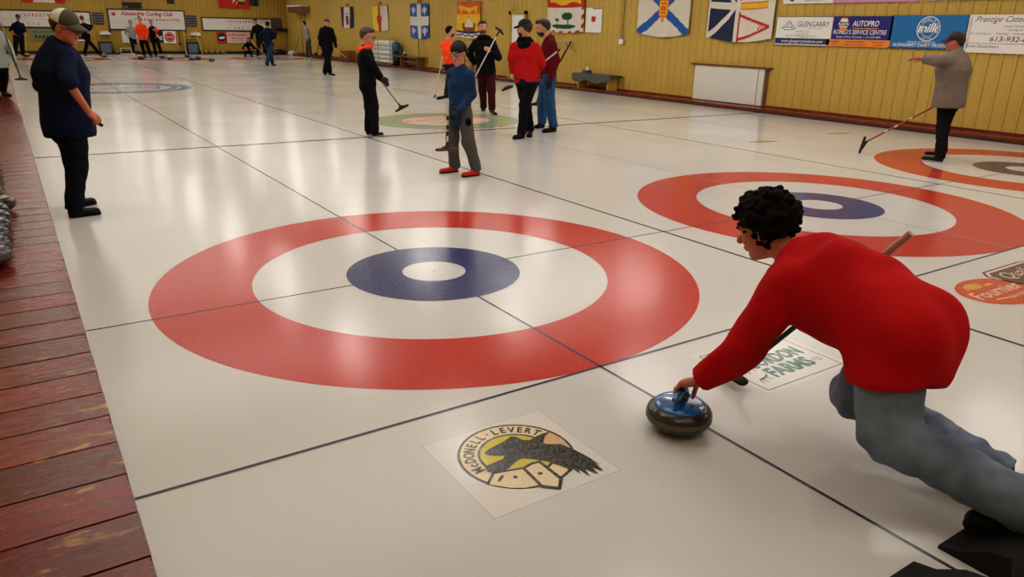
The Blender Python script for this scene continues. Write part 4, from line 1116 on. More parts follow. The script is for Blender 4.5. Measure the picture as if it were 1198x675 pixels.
fsign('white advert half hidden behind the grey-shirted player', 3.15, .55, .75, .6, WHP, lambda a, w, h: a.text('AD', w/2, .2, .2, GRYP, 1))
fsign('black advert with pale letters behind the orange-sleeved player', 4.35, .58, .78, .62, BLKP, lambda a, w, h: a.text('Ag', w*.75, .2, .28, WHP, 1, off=.02))
fsign('white square advert with a round red emblem below the club scoreboard', 5.15, .55, .62, .62, WHP, lambda a, w, h: (a.disc((w/2, h/2), .25, FLR, 1), a.ring((w/2, h/2), .17, .185, WHP, 2), a.text('CURL', w/2, h/2-.04, .12, WHP, 3, off=.02)))
def hh(a, w, h):
    a.rect(0, 0, .55, h, FLR, 1); a.disc((.28, h/2+.02), .22, BLKP, 2); a.poly([(.12, h*.55), (.42, h*.6), (.42, h*.4), (.16, h*.36)], WHP, 3)
    a.text('GLENGARRY', 1.15, h-.2, .19, FLR, 1, off=.02); a.text('TIRE & AUTO', 1.15, h-.36, .13, FLR, 1, off=.02); a.text('613-525-1402', 1.15, .08, .11, GRYP, 1)
fsign('red and pink lettered advert below the right scoreboard beside the crouching player', 7.88, .58, 1.8, .58, mat('advert_pink_white', c8(220, 190, 180), .6), hh)
for x, lb in ((2.15, 'small white shelf of bottles between the left and club scoreboards'), (6.55, 'small white shelf of bottles below the name board of the club scoreboard')):
    T = thing('wall_shelf', lb, 'shelf', loc=(x+.2, FY-.1, .95)); MB().box((x, FY-.2, .95), (x+.48, FY-.03, .97), WHT2).box((x, FY-.2, .97), (x+.48, FY-.19, 1.06), WHT2).box((x, FY-.04, .97), (x+.48, FY-.03, 1.12), WHT2).build('tray', T)
    for i, (dx, hh_) in enumerate(((.08, .26), (.2, .2), (.34, .16))):
        b = MB(); b.lathe([(.001, 0), (.03, 0), (.03, hh_*.6), (.012, hh_*.8), (.012, hh_), (.001, hh_)], (x+dx, FY-.12, .971), WHT2 if i else PINE, 12)
        tag(b.build('spray_bottle', smooth=True), 'small pale bottle standing on a white shelf of the far wall', 'bottle', 'bottles on the far wall shelves')
for x, lb in ((2.3, 'black framed grey-blue bin against the far wall right of the leaning player'), (6.5, 'black framed grey-blue bin between the ladder legs at the far wall')):
    T = thing('waste_bin', lb, 'bin', loc=(x, FY-.35, 0))
    b = MB(); b.add([(x-.22, FY-.5, .06), (x+.22, FY-.5, .06), (x+.22, FY-.2, .06), (x-.22, FY-.2, .06), (x-.27, FY-.55, .55), (x+.27, FY-.55, .55), (x+.27, FY-.15, .55), (x-.27, FY-.15, .55)], [(3, 2, 1, 0), (4, 5, 6, 7), (0, 1, 5, 4), (1, 2, 6, 5), (2, 3, 7, 6), (3, 0, 4, 7)], mat('bin_blue_grey', c8(96, 112, 128), .5)); b.build('bucket', T)
    b = MB()
    for q in (-.3, .26): b.box((x+q, FY-.56, .0), (x+q+.04, FY-.14, .60), BLK)
    b.box((x-.3, FY-.57, .55), (x+.3, FY-.13, .62), BLK); b.build('stand', T)
T = thing('step_ladder', 'pale wooden ladder frame leaning on the far wall over a bin', 'ladder', loc=(6.5, FY-.4, 0))
for q in (-1, 1): MB().tube([(6.5+q*.42, FY-.7, .03), (6.5+q*.30, FY-.07, 1.2)], .03, PINE, 6).build('rail', T)
for t in (.68, .8): MB().tube([(6.5-.42+.12*t, FY-.7+.63*t, .03+1.17*t), (6.5+.42-.12*t, FY-.7+.63*t, .03+1.17*t)], .02, PINE, 6).build('rung', T)
T = thing('wire_crate', 'small white open frame crate at the far wall left of the grey-shirted player', 'crate', loc=(3.1, FY-.5, 0))
b = MB()
for x in (2.95, 3.45):
    for y in (FY-.65, FY-.35): b.tube([(x, y, .0), (x, y, .32)], .012, WHT2, 6)
for z in (.02, .30):
    b.tube([(2.95, FY-.65, z), (3.45, FY-.65, z), (3.45, FY-.35, z), (2.95, FY-.35, z), (2.95, FY-.65, z)], .012, WHT2, 6)
b.build('wire_frame', T)
for i, (x, h_, m_) in enumerate(((5.95, .55, BLK), (2.62, .3, BLK), (6.25, .4, BRN))):
    T = thing('hanging_brush', ['black brush hanging beside the round red advert', 'black brush hanging right of the first name board', 'brown brush hanging left of the ladder'][i], 'brush', loc=(x, FY-.08, .5))
    z0_ = (.45, 1.0, .45)[i]; MB().tube([(x, FY-.07, z0_+.1), (x, FY-.06, z0_+h_+.1)], .015, m_, 6).build('handle', T); MB().bbox((x-.05, FY-.1, z0_), (x+.05, FY-.03, z0_+.14), m_, .01).build('bristles', T)
# rack of hooks, heater, brooms, hand truck, coats in the far right corner
T = thing('broom_rack', 'dark wall rack with pegs beside the right scoreboard', 'rack', loc=(11.5, FY-.1, 1.3))
MB().box((11.05, FY-.1, 1.28), (11.86, FY-.03, 1.38), BRN).build('rail', T)
for i in range(5): MB().bbox((11.12+i*.15, FY-.17, 1.2+.03*(i % 2)), (11.2+i*.15, FY-.1, 1.42), BLK, .01).build('peg', T)
T = thing('unit_heater', 'grey box heater hung in the far right corner above two cables', 'heater', loc=(11.6, 37.8, 2.2))
MB().bbox((11.35, 36.9, 2.25), (11.85, 38.9, 2.55), mat('heater_grey', c8(140, 120, 92), .5), .03).build('casing', T)
b = MB()
for i in range(9): b.box((11.34, 37.0+i*.2, 2.28), (11.352, 37.14+i*.2, 2.52), BRN)
b.build('grille', T); MB().box((11.35, 36.8, 2.55), (11.85, 39.0, 2.62), WHT2).build('hood_plate', T)
for yy in (38.3, 37.6): MB().tube([(11.86, yy, 2.25), (11.86, yy, .1)], .012, BLK, 6).build('cable', T)
T = thing('hand_truck', 'orange-brown hooped hand cart against the corner wall behind the grey-dressed man', 'cart', loc=(11.5, 34.6, 0))
b = MB(); b.tube([(11.55, 35.2, .12), (11.7, 35.15, .9), (11.78, 34.95, 1.25), (11.78, 34.65, 1.25), (11.7, 34.45, .9), (11.55, 34.4, .12)], .022, BRN, 8); b.tube([(11.62, 35.18, .5), (11.62, 34.42, .5)], .018, BRN, 8); b.build('frame', T)
for yy in (34.3, 35.3): MB().lathe([(.001, -.02), (.09, -.02), (.09, .02), (.001, .02)], (11.55, yy, .175), BLK, 16, (0, 1, 0)).build('wheel', T)
MB().box((11.38, 34.45, .09), (11.56, 35.15, .105), BRN).build('toe_plate', T)
for i, (x, y, m_, lb, sz) in enumerate(((10.9, 39.5, BLK, 'black coat heaped on the floor in the far right corner', (.42, .3, .26)), (11.45, 38.9, WHT2, 'white coat heaped beside the black coat in the far right corner', (.28, .26, .22)), (10.0, 39.9, mat('slate_bag', c8(70, 76, 84), .7), 'flat slate-grey bag on the floor left of the coats', (.6, .3, .13)))):
    T = thing('coat_heap' if i < 2 else 'cloth_bag', lb, 'coat' if i < 2 else 'bag', loc=(x, y, 0)); S = SDF(.02); rs = np.random.RandomState(i)
    for q in range(7): S.ell((x+rs.uniform(-.5, .5)*sz[0], y+rs.uniform(-.4, .4)*sz[1], sz[2]*.4), V(*sz)*rs.uniform(.45, .75), k=.06)
    S.clip((x, y, .004), (0, 0, -1)); sdf_obj('fabric', S, m_, T, fold=.012, seed=i, sc=.6)
for i, (x0, x1, y, m_) in enumerate(((11.0, 11.25, 38.6, BLK), (11.3, 11.75, 38.2, BLK))):
    broom(['black broom leaning upright beside the coat heap', 'dark broom slanting against the corner wall by the coat heap'][i], (x0, y, .02), (x1, y+.3, 1.45 if i == 0 else 1.0), m_, BLK, padw=.2)
for i, (y0, y1, h_) in enumerate(((30.6, 31.6, .42), (28.9, 29.7, .36))):
    T = thing('low_cabinet', ['low orange-brown wooden box on the ledge behind the man in black at far right', 'low orange-brown wooden box on the ledge left of the paper rolls'][i], 'box', loc=(11.65, (y0+y1)/2, .085))
    MB().bbox((11.45, y0, .085), (11.84, y1, .085+h_), mat('orange_wood', c8(156, 90, 40), .5, .15, 5), .01).build('carcass', T)
    MB().box((11.44, y0+.06, .13), (11.45, y1-.06, .05+h_), BRN).build('front_panel', T)
# rolls rack
T = thing('roll_rack', 'thin metal rack holding white rolls along the right wall', 'rack', loc=(11.66, 27.2, .085))
b = MB()
for yy in (28.55, 27.1, 25.85):
    for xx in (11.47, 11.84): b.tube([(xx, yy, .085), (xx, yy, 1.18 if yy < 26 else 1.08)], .015, STEEL, 6)
for yy in (28.55, 25.85): b.tube([(11.47, yy, 1.16 if yy < 26 else 1.06), (11.84, yy, 1.16 if yy < 26 else 1.06)], .012, STEEL, 6)
b.build('uprights', T)
for z in (.10, .46, .76):
    MB().tube([(11.47, 28.55, z), (11.47, 25.85, z)], .010, STEEL, 6).tube([(11.84, 28.55, z), (11.84, 25.85, z)], .010, STEEL, 6).build('rail', T)
for i, (z, r) in enumerate(((.95, .12), (.745, .08), (.56, .095), (.375, .085), (.20, .08))):
    b = MB(); b.lathe([(.03, 0), (r, 0), (r, 2.55), (.03, 2.55)], (11.655, 25.95, z), WHT2, 24, (0, 1, 0)); b.lathe([(.03, -.005), (.03, 2.56)], (11.655, 25.95, z), BRN, 12, (0, 1, 0))
    tag(b.build('paper_roll', smooth=True), ['thickest white roll, topmost in the thin metal rack', 'second white roll from the top in the metal rack', 'middle white roll in the metal rack', 'fourth white roll from the top in the metal rack', 'lowest white roll in the metal rack'][i], 'roll', 'white rolls in the metal rack')
T = thing('blue_keg', 'round blue container standing at the right end of the roll rack', 'container', loc=(11.64, 25.35, .6))
MB().lathe([(.001, 0), (.17, 0), (.19, .04), (.19, .34), (.15, .38), (.05, .4), (.001, .4)], (11.64, 25.55, .62), mat('keg_blue', c8(52, 86, 116), .4), 20).build('drum', T, smooth=True); MB().tube([(11.64, 25.43, 1.02), (11.64, 25.45, 1.07), (11.64, 25.65, 1.07), (11.64, 25.67, 1.02)], .012, BLK, 6).build('handle', T)
T = thing('black_tub', 'black bin below the blue container beside the bench', 'bin', loc=(11.64, 25.5, .085)); MB().lathe([(.001, 0), (.17, 0), (.21, .52), (.19, .52), (.15, .1), (.001, .1)], (11.64, 25.5, .085), BLK, 20).build('bucket', T, smooth=True); MB().lathe([(.21, .50), (.225, .51), (.21, .525)], (11.64, 25.5, .085), BLK, 20).build('rim', T, smooth=True)
def bench(label, y0, y1, z, top, leg, over=False):
    T = thing('wall_bench', label, 'bench', loc=(11.64, (y0+y1)/2, .085))
    MB().bbox((11.44, y0, z-.04), (11.86, y1, z), top, .008).build('seat', T)
    for yy in (y0+.18, y1-.22): MB().bbox((11.48, yy, .085), (11.82, yy+.05, z-.04), leg, .006).build('leg', T)
    if over:
        vs = []; n = 24
        for j, (x, zz) in enumerate(((11.86, z+.008), (11.44, z+.010), (11.425, z-.02), (11.415, z-.20))):
            for i in range(n+1):
                y = y0+.05+(y1-y0-.02)*i/n; vs.append((x+(.015*math.sin(i*1.9) if j == 3 else 0), y, zz+(.035*math.sin(i*.55)+.03*(1 if i in (0, n) else 0) if j == 3 else 0)))
        fs = [(j*(n+1)+i, j*(n+1)+i+1, (j+1)*(n+1)+i+1, (j+1)*(n+1)+i) for j in range(3) for i in range(n)]
        mk('cloth_cover', vs, fs, GREYC, None, T, smooth=True)
    else: MB().box((11.62, y0+.2, .25), (11.66, y1-.2, .31), leg).build('stretcher', T)
bench('plain brown wooden bench right of the roll rack', 23.2, 25.1, .50, WOODB, WOODB)
bench('bench with yellow legs and a dark grey cloth over its seat', 11.5, 13.2, .47, GREYC, mat('bench_yellow', c8(196, 166, 76), .5), True)
def tissue(y, z, lb):
    T = thing('tissue_box', lb, 'tissue box', loc=(11.6, y, z)); MB().bbox((11.52, y-.13, z+.0105), (11.66, y+.13, z+.095), mat('tissue_grey', c8(74, 74, 78), .6), .005).build('carton', T)
    S = SDF(.006); S.cone((11.59, y, z+.09), (11.58, y+.01, z+.20), .045, .012, flat=(V(1, 0, 0), 1.6)); S.cone((11.59, y-.01, z+.09), (11.6, y-.03, z+.16), .03, .01); S.clip((0, 0, z+.085), (0, 0, -1)); sdf_obj('tissue', S, WHT2, T, fold=.004, sc=2)
tissue(12.75, .472, 'tissue box with white tissue on the grey-covered bench'); tissue(24.75, .492, 'tissue box with white tissue at the end of the brown bench')
T = thing('dark_satchel', 'dark bag slumped at the end of the brown bench', 'bag', loc=(11.6, 24.95, .5)); S = SDF(.015); S.ell((11.62, 25.02, .60), (.13, .12, .12), k=.03); S.ell((11.6, 25.0, .68), (.08, .06, .07), k=.03); S.clip((0, 0, .502), (0, 0, -1)); sdf_obj('fabric', S, BLK, T, fold=.006)
T = thing('wooden_stool', 'slatted wooden stool seen between the boy in blue and the bearded man', 'stool', loc=(11.6, 19.3, .085))
MB().bbox((11.45, 18.95, .72), (11.84, 19.65, .76), WOODB, .006).build('seat', T)
for xx in (11.48, 11.78):
    for yy in (18.99, 19.57): MB().bbox((xx, yy, .085), (xx+.04, yy+.04, .72), WOODB, .004).build('leg', T)
for z in (.3, .52):
    MB().box((11.49, 19.03, z), (11.51, 19.57, z+.04), WOODB).build('rung', T)
# rows of stones parked on the red boards at the left frame edge
HSIL = mat('dim_handle', c8(58, 54, 46), .25, .05)
ordn = ['nearest', 'second', 'third', 'fourth', 'fifth', 'sixth', 'furthest']
src = None
for gi, (yy0, x0) in enumerate(((1.50, -2.60), (3.86, -2.64))):
    for i in range(7):
        x = x0+(.06 if (gi == 0 and i == 6) else 0)+.008*math.sin(i*5); y = yy0+.297*i
        lb = '%s curling stone in the %s row parked on the red boards' % (ordn[i], ('near', 'far')[gi])
        if src is None:
            src = thing('curling_stone', lb, 'curling stone', 'stones parked on the red boards', (x, y, .034)); stone_parts(src, HSIL, 1.2)
        else:
            T = src.copy(); COL.objects.link(T); T.location = (x, y, .034); T['label'] = lb
            for ch in src.children: c = ch.copy(); COL.objects.link(c); c.parent = T
# hack (foot holds) in front
for i, (x0, lb) in enumerate(((.06, 'black rubber foot hold under the thrower\'s rear shoe'), (-.26, 'left black rubber foot hold at the bottom frame edge'))):
    T = thing('rubber_hack', lb, 'foot hold', loc=(x0+.09, -3.6, 0)); b = MB(); x1 = x0+.17
    prof = [(-3.53, .0), (-3.53, .012), (-3.60, .03), (-3.68, .085), (-3.74, .10), (-3.76, .0)]
    vs = [(x, y, z) for x in (x0, x1) for y, z in prof]; n = len(prof)
    b.add(vs, [tuple(range(n)), tuple(range(n, 2*n))[::-1]]+[(j, (j+1) % n+n*0, (j+1) % n+n, j+n)[::-1] for j in range(n)], mat('rubber', c8(14, 13, 13), .8, .1, 30, .2, 200)); b.build('pad', T)
    MB().box((x0+.01, -3.76, 0), (x0+.16, -4.0, .012), mat('hack_plate', c8(170, 160, 148), .5)).build('base_plate', T)

# ================================================================= PEOPLE
def cl(name, rgb, garment='sweater', rough=.85, var=.1, bump=.25, bs=150, **k):
    m = mat(name, c8(*rgb), rough, var, 7, bump, bs, **{'spec': .12, **k}); m['garment'] = garment; return m
RED = cl('red_fleece', (176, 20, 24), 'hoodie'); RED2 = cl('red_hoodie', (178, 30, 32), 'hoodie'); MAR = cl('maroon_knit', (100, 22, 30), 'sweater')
NAVY = cl('navy_pique', (22, 30, 56), 'polo_shirt', var=.06); NAVYT = cl('navy_twill', (18, 20, 30), 'trousers'); BLKF = cl('black_fleece', (20, 20, 24), 'jacket'); BLKT = cl('black_twill', (22, 21, 24), 'trousers')
JEAN = cl('pale_denim', (112, 124, 142), 'jeans', var=.3, bs=260); JEANB = cl('blue_denim', (52, 86, 126), 'jeans', var=.16); BLUJ = cl('blue_jacket', (32, 58, 94), 'jacket', .7)
GRYT = cl('grey_sweatpants', (88, 84, 82), 'trousers'); GRYK = cl('grey_knit', (124, 112, 104), 'sweater'); GRYL = cl('light_grey_jersey', (140, 144, 150), 'hoodie'); SAGE = cl('pale_grey_green', (158, 168, 162), 'sweater')
ORG = cl('orange_nylon', (250, 82, 40), 'jacket', .7); MART = cl('maroon_track', (66, 26, 28), 'trousers'); BROWNT = cl('dark_brown_twill', (52, 34, 34), 'trousers')
REDS = mat('red_suede', c8(188, 34, 28), .6, .08); BSH = mat('black_leather', c8(16, 16, 18), .5, .1, spec=.2); BSOLE = mat('dark_sole', c8(24, 23, 23), .8, spec=.15); WSOLE = mat('pale_sole', c8(176, 172, 166), .6); WSH = mat('white_shoe', c8(200, 198, 194), .5)
HBR = mat('brown_hair', c8(46, 30, 22), .55, .3, 60, .6, 200); HDK = mat('black_hair', c8(18, 12, 10), .85, .3, 60, .8, 300, spec=.2); HGR = mat('greying_hair', c8(66, 52, 42), .6, .35, 50, .6, 200); HRD = mat('reddish_beard', c8(84, 48, 34), .6, .2, 80, .4, 200)
CAPW = mat('cap_white', c8(206, 200, 184), .8); CAPO = mat('cap_olive', c8(74, 66, 50), .8); CAPK = mat('cap_black', c8(20, 20, 22), .8); CAPM = mat('cap_maroon', c8(52, 22, 30), .75); CAPN = mat('cap_navy', c8(36, 36, 60), .8)
GLV = mat('black_gloves', c8(18, 18, 20), .7); BHAN = mat('broom_black', c8(26, 26, 28), .3); WHAN = mat('broom_white', c8(190, 190, 190), .35); RHAN = mat('broom_red', c8(150, 48, 32), .35); WDH = mat('broom_wood', c8(186, 148, 100), .45); SLV = mat('broom_silver', c8(130, 136, 142), .3, metal=.4); PADK = mat('broom_pad', c8(38, 32, 32), .8); PADR = mat('pad_red', c8(96, 40, 38), .7)
A3 = lambda *a: np.array(a, float)

# --- the thrower
HB = V(-.03, -2.525, .27)
def thrower():
    f0 = nrm(V(-.12, 1, 0))
    nv = nrm(V(.22, -3.1)-CP[:2])
    rt = V(nv[1], -nv[0], 0); aw = V(nv[0], nv[1], 0)
    ang = lambda f: math.degrees(math.atan2(f@rt, -(f@aw)))
    return ang
ang = thrower()
TU = nrm(V(.22, -3.24, .67)-V(.24, -2.69, .77))*-1
pr, J = person('stooping person in a red hoodie and pale jeans pushing the blue-topped stone', 1.78,
    [(A3(.52, -3.56, .03), A3(.46, -3.30, .005)), (A3(.32, -3.75, .085), A3(.215, -3.55, .035))],
    A3(.22, -3.165, .638), A3(.24, -2.70, .755), A3(.235, -2.535, .865), ang(nrm(V(-.1, 1, 0))), ang(nrm(V(-.1, 1, 0))), ang(nrm(V(-.34, 1, 0))), pitch=22,
    basep=V(.22, -3.1, 0), res_h=.0065, build=1.08, thick=1.12,
    extra=[(A3(.16, -3.21, .62), A3(.13, -3.225, .50), .150, .150, dict(k=.06, clips=[(A3(.1, -3.2, .475), A3(0, -.25, -1))])),
           (A3(.27, -3.20, .62), A3(.28, -3.21, .50), .150, .150, dict(k=.06, clips=[(A3(.1, -3.2, .475), A3(0, -.25, -1))])),
           (A3(.24, -3.10, .66), A3(.24, -2.84, .68), .160, .15, dict(k=.06))],
    wr=[A3(.545, -2.73, .575), A3(-.080, -2.552, .246)], elp=[A3(.60, -2.93, .58), A3(-.005, -2.70, .445)],
    hd=[A3(-.2, .5, -.6), A3(-.30, .80, -.40)], hn=[A3(-.6, -.2, -.2), A3(-.1, -.3, -.95)], curls=(1.1, .95), thumbs=('grip', 'grip'),
    knp=[A3(.40, -2.97, .235), A3(.09, -3.28, .305)], top=RED, bottom=JEAN, shoes=(BSH, BSOLE), hood=RED, loose=.030, legloose=.036, hem=.26, fold=.012,
    hair=dict(style='curly', mat=HDK), skin=mat('skin_tan', c8(186, 112, 84), .5, .06, 20, .1, 200, sub=.06))
broom('broom held behind the thrower, pale grip sticking up over the red hoodie', (.44, -2.30, .02), (.62, -2.93, .875), BHAN, PADK, mat('grip_tan', c8(168, 132, 112), .5), .22, V(.2, 1, 0), gripl=.28)

# --- man in navy at the left
_, J = person('large person in a navy polo shirt and two-tone cap standing at the left', 1.74,
    [((80, 255), (119, 250)), ((84, 244), (112, 238))], (80, 146, .02), (66, 52, .05), (77, 32, .0), 105, 108, 52, pitch=12, build=1.17, thick=1.06, res_h=.0085,
    wr=[(104, 131, -.30), (84, 120, .25)], elp=[(80, 97, -.32), None], hd=[(.5, -.55, -.1), None], hn=[(-.3, -.6, .7), None], curls=(1.3, .6), thumbs=('grip', 'open'), sleeve=('short', 'short'),
    top=NAVY, bottom=NAVYT, shoes=(BSH, BSOLE), cap=dict(mats=[CAPO, CAPW], brim=CAPO), hair=dict(style='short', mat=HBR), glasses=True, neckband=NAVY, hem=.10, loose=.026, legloose=.022, skin=SKIN2, fold=.006, headscale=1.06)
R = J['R']
broom('black-ended broom handle gripped by the large person in navy', R((62, 112, .75)), R((118, 146, -.30)), RHAN, PADK, BHAN, gripl=.08, padn=V(0, 0, 1))

# --- person cut by the left edge
_, J = person('person in a pale grey-green sweater cut by the left frame edge', 1.66, [((-6, 112), (0, 116)), ((4, 110), (12, 113))], (0, 76), (-6, 36), (-7, 24), 40, 40, 50, zf=.03, res_h=.010,
    wr=[(-14, 74), (18, 73, -.1)], elp=[None, (11, 55)], top=SAGE, bottom=BLKT, shoes=(BSH, BSOLE), hair=dict(style='short', mat=mat('auburn_hair', c8(140, 84, 40), .6)), hem=.06, loose=.022, curls=(.5, 1.2))
R = J['R']; broom('broom slanting from the shoulder of the person at the left frame edge', R((25, 94, -.3)), R((1, 27, -.25)), BHAN, PADK, SLV, padw=.24, paddir=V(1, -.2, 0))

# --- far end people
_, J = person('far person in dark navy and a cap standing before the left scoreboard', 1.80, [((18, 67), (16, 68)), ((27, 65), (30, 66))], (22, 43), (21, 26.5), (21, 20.5), 5, 5, 5, res_h=.014,
    wr=[(17, 40, -.1), (29.5, 43, -.2)], top=cl('navy_short_top', (24, 32, 56), 'polo_shirt'), sleeve=('short', 'short'), bottom=BLKT, shoes=(BSH, BSOLE), cap=dict(mats=[CAPN]), legloose=.03, build=1.1, curls=(.5, 1.2))
R = J['R']; broom('white broom held upright by the capped person at far left', R((31, 62, -.3)), R((29, 42, -.25)), WHAN, PADK, padw=.2)
_, J = person('far person in black leaning with one leg stretched out beside the left scoreboard', 1.80, [((99, 64.6), (101, 65.4)), ((116, 64.4), (119, 65.2))], (101, 43), (98, 27.5), (96, 21.5), 160, 160, 150, res_h=.014,
    wr=[(104, 36, -.3), (103, 38, -.3)], top=BLKF, bottom=BLKT, shoes=(BSH, BSOLE), hair=dict(style='short', mat=HRD), hem=.02)
_, J = person('far person in a grey top with hands on hips, leftmost of the trio', 1.68, [((157, 64), (157, 66.5)), ((161, 61.5), (163, 63))], (155.5, 45), (153, 31.5), (152.5, 26.5), 10, 10, 10, res_h=.013,
    wr=[(149, 41, -.1), (158, 40, -.15)], elp=[(147, 38.5, .05), (160.5, 38)], top=GRYL, bottom=BLKT, shoes=(WSH, WSOLE), hair=dict(style='short', mat=HBR), hem=.04, group=None)
R = J['R']; broom('white broom slanting down from the grey-topped person of the trio', R((166.5, 64, -.2)), R((158.5, 44, -.25)), WHAN, PADR, padw=.2)
_, J = person('far person in a bright orange jacket in the middle of the trio', 1.80, [((169, 65.6), (170, 66.8)), ((176, 65.2), (178, 66.4))], (167, 45), (164.5, 28.5), (163, 22.5), -5, -5, -5, res_h=.013, tilt=-6,
    wr=[(163, 43, -.1), (171.5, 45, -.2)], elp=[(158.5, 35, -.1), (171.5, 37)], top=ORG, bottom=BLKT, shoes=(BSH, BSOLE), hair=dict(style='short', mat=HDK), hem=.07, loose=.03)
_, J = person('far person with orange sleeves and a dark vest, rightmost of the trio', 1.66, [((182.5, 65.4), (183.5, 66.4)), ((189.5, 65.2), (191.5, 66.2))], (181, 45), (178, 31.5), (176.5, 26.5), -20, -20, -15, res_h=.013, tilt=-6,
    wr=[(174, 47, -.2), (181, 35, -.25)], elp=[(172.5, 38), (184, 36)], top=ORG, vest=BLKF, bottom=BLKT, shoes=(BSH, BSOLE), hair=dict(style='short', mat=HDK), hem=.0)
_, J = person('long-haired person in black crouching at the far end beneath the right scoreboard', 1.65, [((287, 65.5), (286.5, 66.6)), ((294, 65.5), (295, 66.6))], (292, 59.5, .15), (290.5, 50.5), (290.5, 46.5), -5, -5, -5, pitch=15, res_h=.013,
    wr=[(286.5, 56, -.35), (294.5, 55.5, -.35)], knp=[(287, 56.5, -.28), (294.5, 57, -.28)], top=BLKF, bottom=BLKT, shoes=(BSH, BSOLE), hair=dict(style='long', mat=HDK), hem=.02)
_, J = person('person in black with a dark red beanie standing behind the crouching person', 1.82, [((302, 64.8), (301, 65.4)), ((311, 64.8), (312.5, 65.4))], (305, 44), (301, 30), (298.5, 25), 5, 5, 0, res_h=.014,
    wr=[(294, 46, -.2), (309, 42, -.1)], top=BLKF, bottom=BROWNT, shoes=(BSH, BSOLE), cap=dict(style='beanie', mats=[CAPM]), build=1.2, legloose=.04, loose=.04, hem=.05)
R = J['R']; broom('white broom slanting down between the beanie wearer and the jeans wearer', R((309, 64, -.8)), R((294.5, 48, -.5)), WHAN, WHAN, padw=.3)
_, J = person('person in a navy jacket and blue jeans seen from behind before the right scoreboard', 1.72, [((312.5, 77), (314, 75.5)), ((318.5, 76), (322, 77))], (315, 52), (313, 33.5), (313.5, 29), 165, 170, 150, res_h=.011,
    wr=[(320, 46, -.2), (307.5, 48, .1)], top=cl('navy_jacket', (26, 34, 58), 'jacket'), bottom=cl('dusk_denim', (46, 64, 88), 'jeans'), shoes=(BSH, BSOLE), hair=dict(style='short', mat=HDK), hem=.10, loose=.03, legloose=.03)
_, J = person('slim person in a grey hoodie and grey trousers in the far right corner', 1.76, [((360, 68.5), (356.5, 69.5)), ((365, 69), (361.5, 70.5))], (360.5, 46.5), (357.5, 32), (355, 28), -80, -80, -90, res_h=.013,
    wr=[(356, 45, -.1), (362, 46, .1)], top=GRYL, bottom=GRYT, shoes=(WSH, WSOLE), hair=dict(style='short', mat=HDK), hem=.04, loose=.022)
_, J = person('person all in black with a purple-blue cap seen from behind near the corner', 1.80, [((380, 87.5), (381, 86)), ((385.5, 87), (391, 88.5))], (383, 56), (382, 32), (382.5, 27), 165, 170, 165, res_h=.011,
    wr=[(393.5, 56, -.1), (375.5, 54, .1)], elp=[(391, 45), (374, 44)], top=BLKF, bottom=BLKT, shoes=(BSH, BSOLE), cap=dict(mats=[mat('cap_purple', c8(54, 46, 90), .7)]), hem=.08, loose=.03, legloose=.03)
R = J['R']; broom('pale wooden broom held low by the person in black with the purple-blue cap', R((408, 70, -.2)), R((393.5, 58, -.12)), WDH, PADK, padw=.2)

# --- mid group
_, J = person('person in black with an orange hood collar and glasses, broom pointing right', 1.64, [((430, 158.5), (438, 156)), ((436, 160.5), (448, 158.5))], (430, 97), (427.5, 56), (430, 43), 85, 82, 72, pitch=12, res_h=.009,
    wr=[(446, 91, -.16), (446, 93, .16)], elp=[(436, 76, -.2), None], hd=[(.55, -.5, 0), (.55, -.5, 0)], hn=[(-.2, -.3, .8), (0, 0, -1)], curls=(.7, .7), top=cl('black_softshell', (22, 20, 24), 'jacket'), bottom=BLKT, shoes=(BSH, WSOLE), hood=ORG, gloves=GLV, glasses=True,
    hair=dict(style='swept', mat=HGR, t=.014), hem=.06, loose=.024, legloose=.022, headscale=1.05)
R = J['R']; pd = G(470, 131, .02); dv = J['rt']
broom('silver broom held out low by the person with the orange collar', R((471, 128, -.05)), R((447, 96, .02)), SLV, PADK, padw=.24, paddir=J['rt']*.8+V(0, 0, .45)-J['away']*.3, padn=V(0, 0, 1))
_, J = person('person in a bright orange vest partly hidden behind the boy in blue', 1.74, [((523, 114), (512, 116.5)), ((534, 112), (540, 112))], (526, 75), (524, 49), (527, 37), 150, 145, 95, res_h=.010,
    wr=[(520, 72, -.2), (535, 66, .2)], top=ORG, bottom=cl('charcoal_twill', (44, 44, 48), 'trousers'), shoes=(BSH, BSOLE), hair=dict(style='short', mat=HDK), beard=HGR, hem=.0)
R = J['R']; broom('white broom standing on the ice in front of the orange vest wearer', R((508.5, 115.5, -.15)), R((517.5, 66, -.2)), WHAN, PADR, padw=.22)
_, J = person('boy in a blue jacket, black cap, grey trousers and red shoes', 1.52, [((536, 200.5), (514, 203)), ((561, 205), (540, 207.5))], (538, 128), (539, 80), (536, 63), -40, -40, -25, pitch=6, res_h=.0085,
    wr=[(531, 124, -.05), (536, 131, -.22)], elp=[None, (552, 110, -.05)], hd=[(-.1, -1, -.2), (-.55, -.5, -.2)], hn=[(.9, 0, 0), (0, -.3, .8)], curls=(1.2, 1.1), thumbs=('grip', 'grip'), top=BLUJ, bottom=GRYT, shoes=(REDS, BSOLE), gloves=GLV, glasses=True,
    cap=dict(style='ball', mats=[CAPK], back=True), hair=dict(style='short', mat=HDK, t=.016), neckband=BLKF, hem=.20, build=.84, loose=.022, legloose=.024, pocket=BLKF, undershirt=None, headscale=1.12, fold=.005)
R = J['R']; broom('white and black patterned broom hanging in the hands of the boy in blue', R((523, 177, -.32)), R((524, 116, -.28)), WHAN, PADR, None, .26, J['rt']+V(0, 0, .06), band=BHAN)
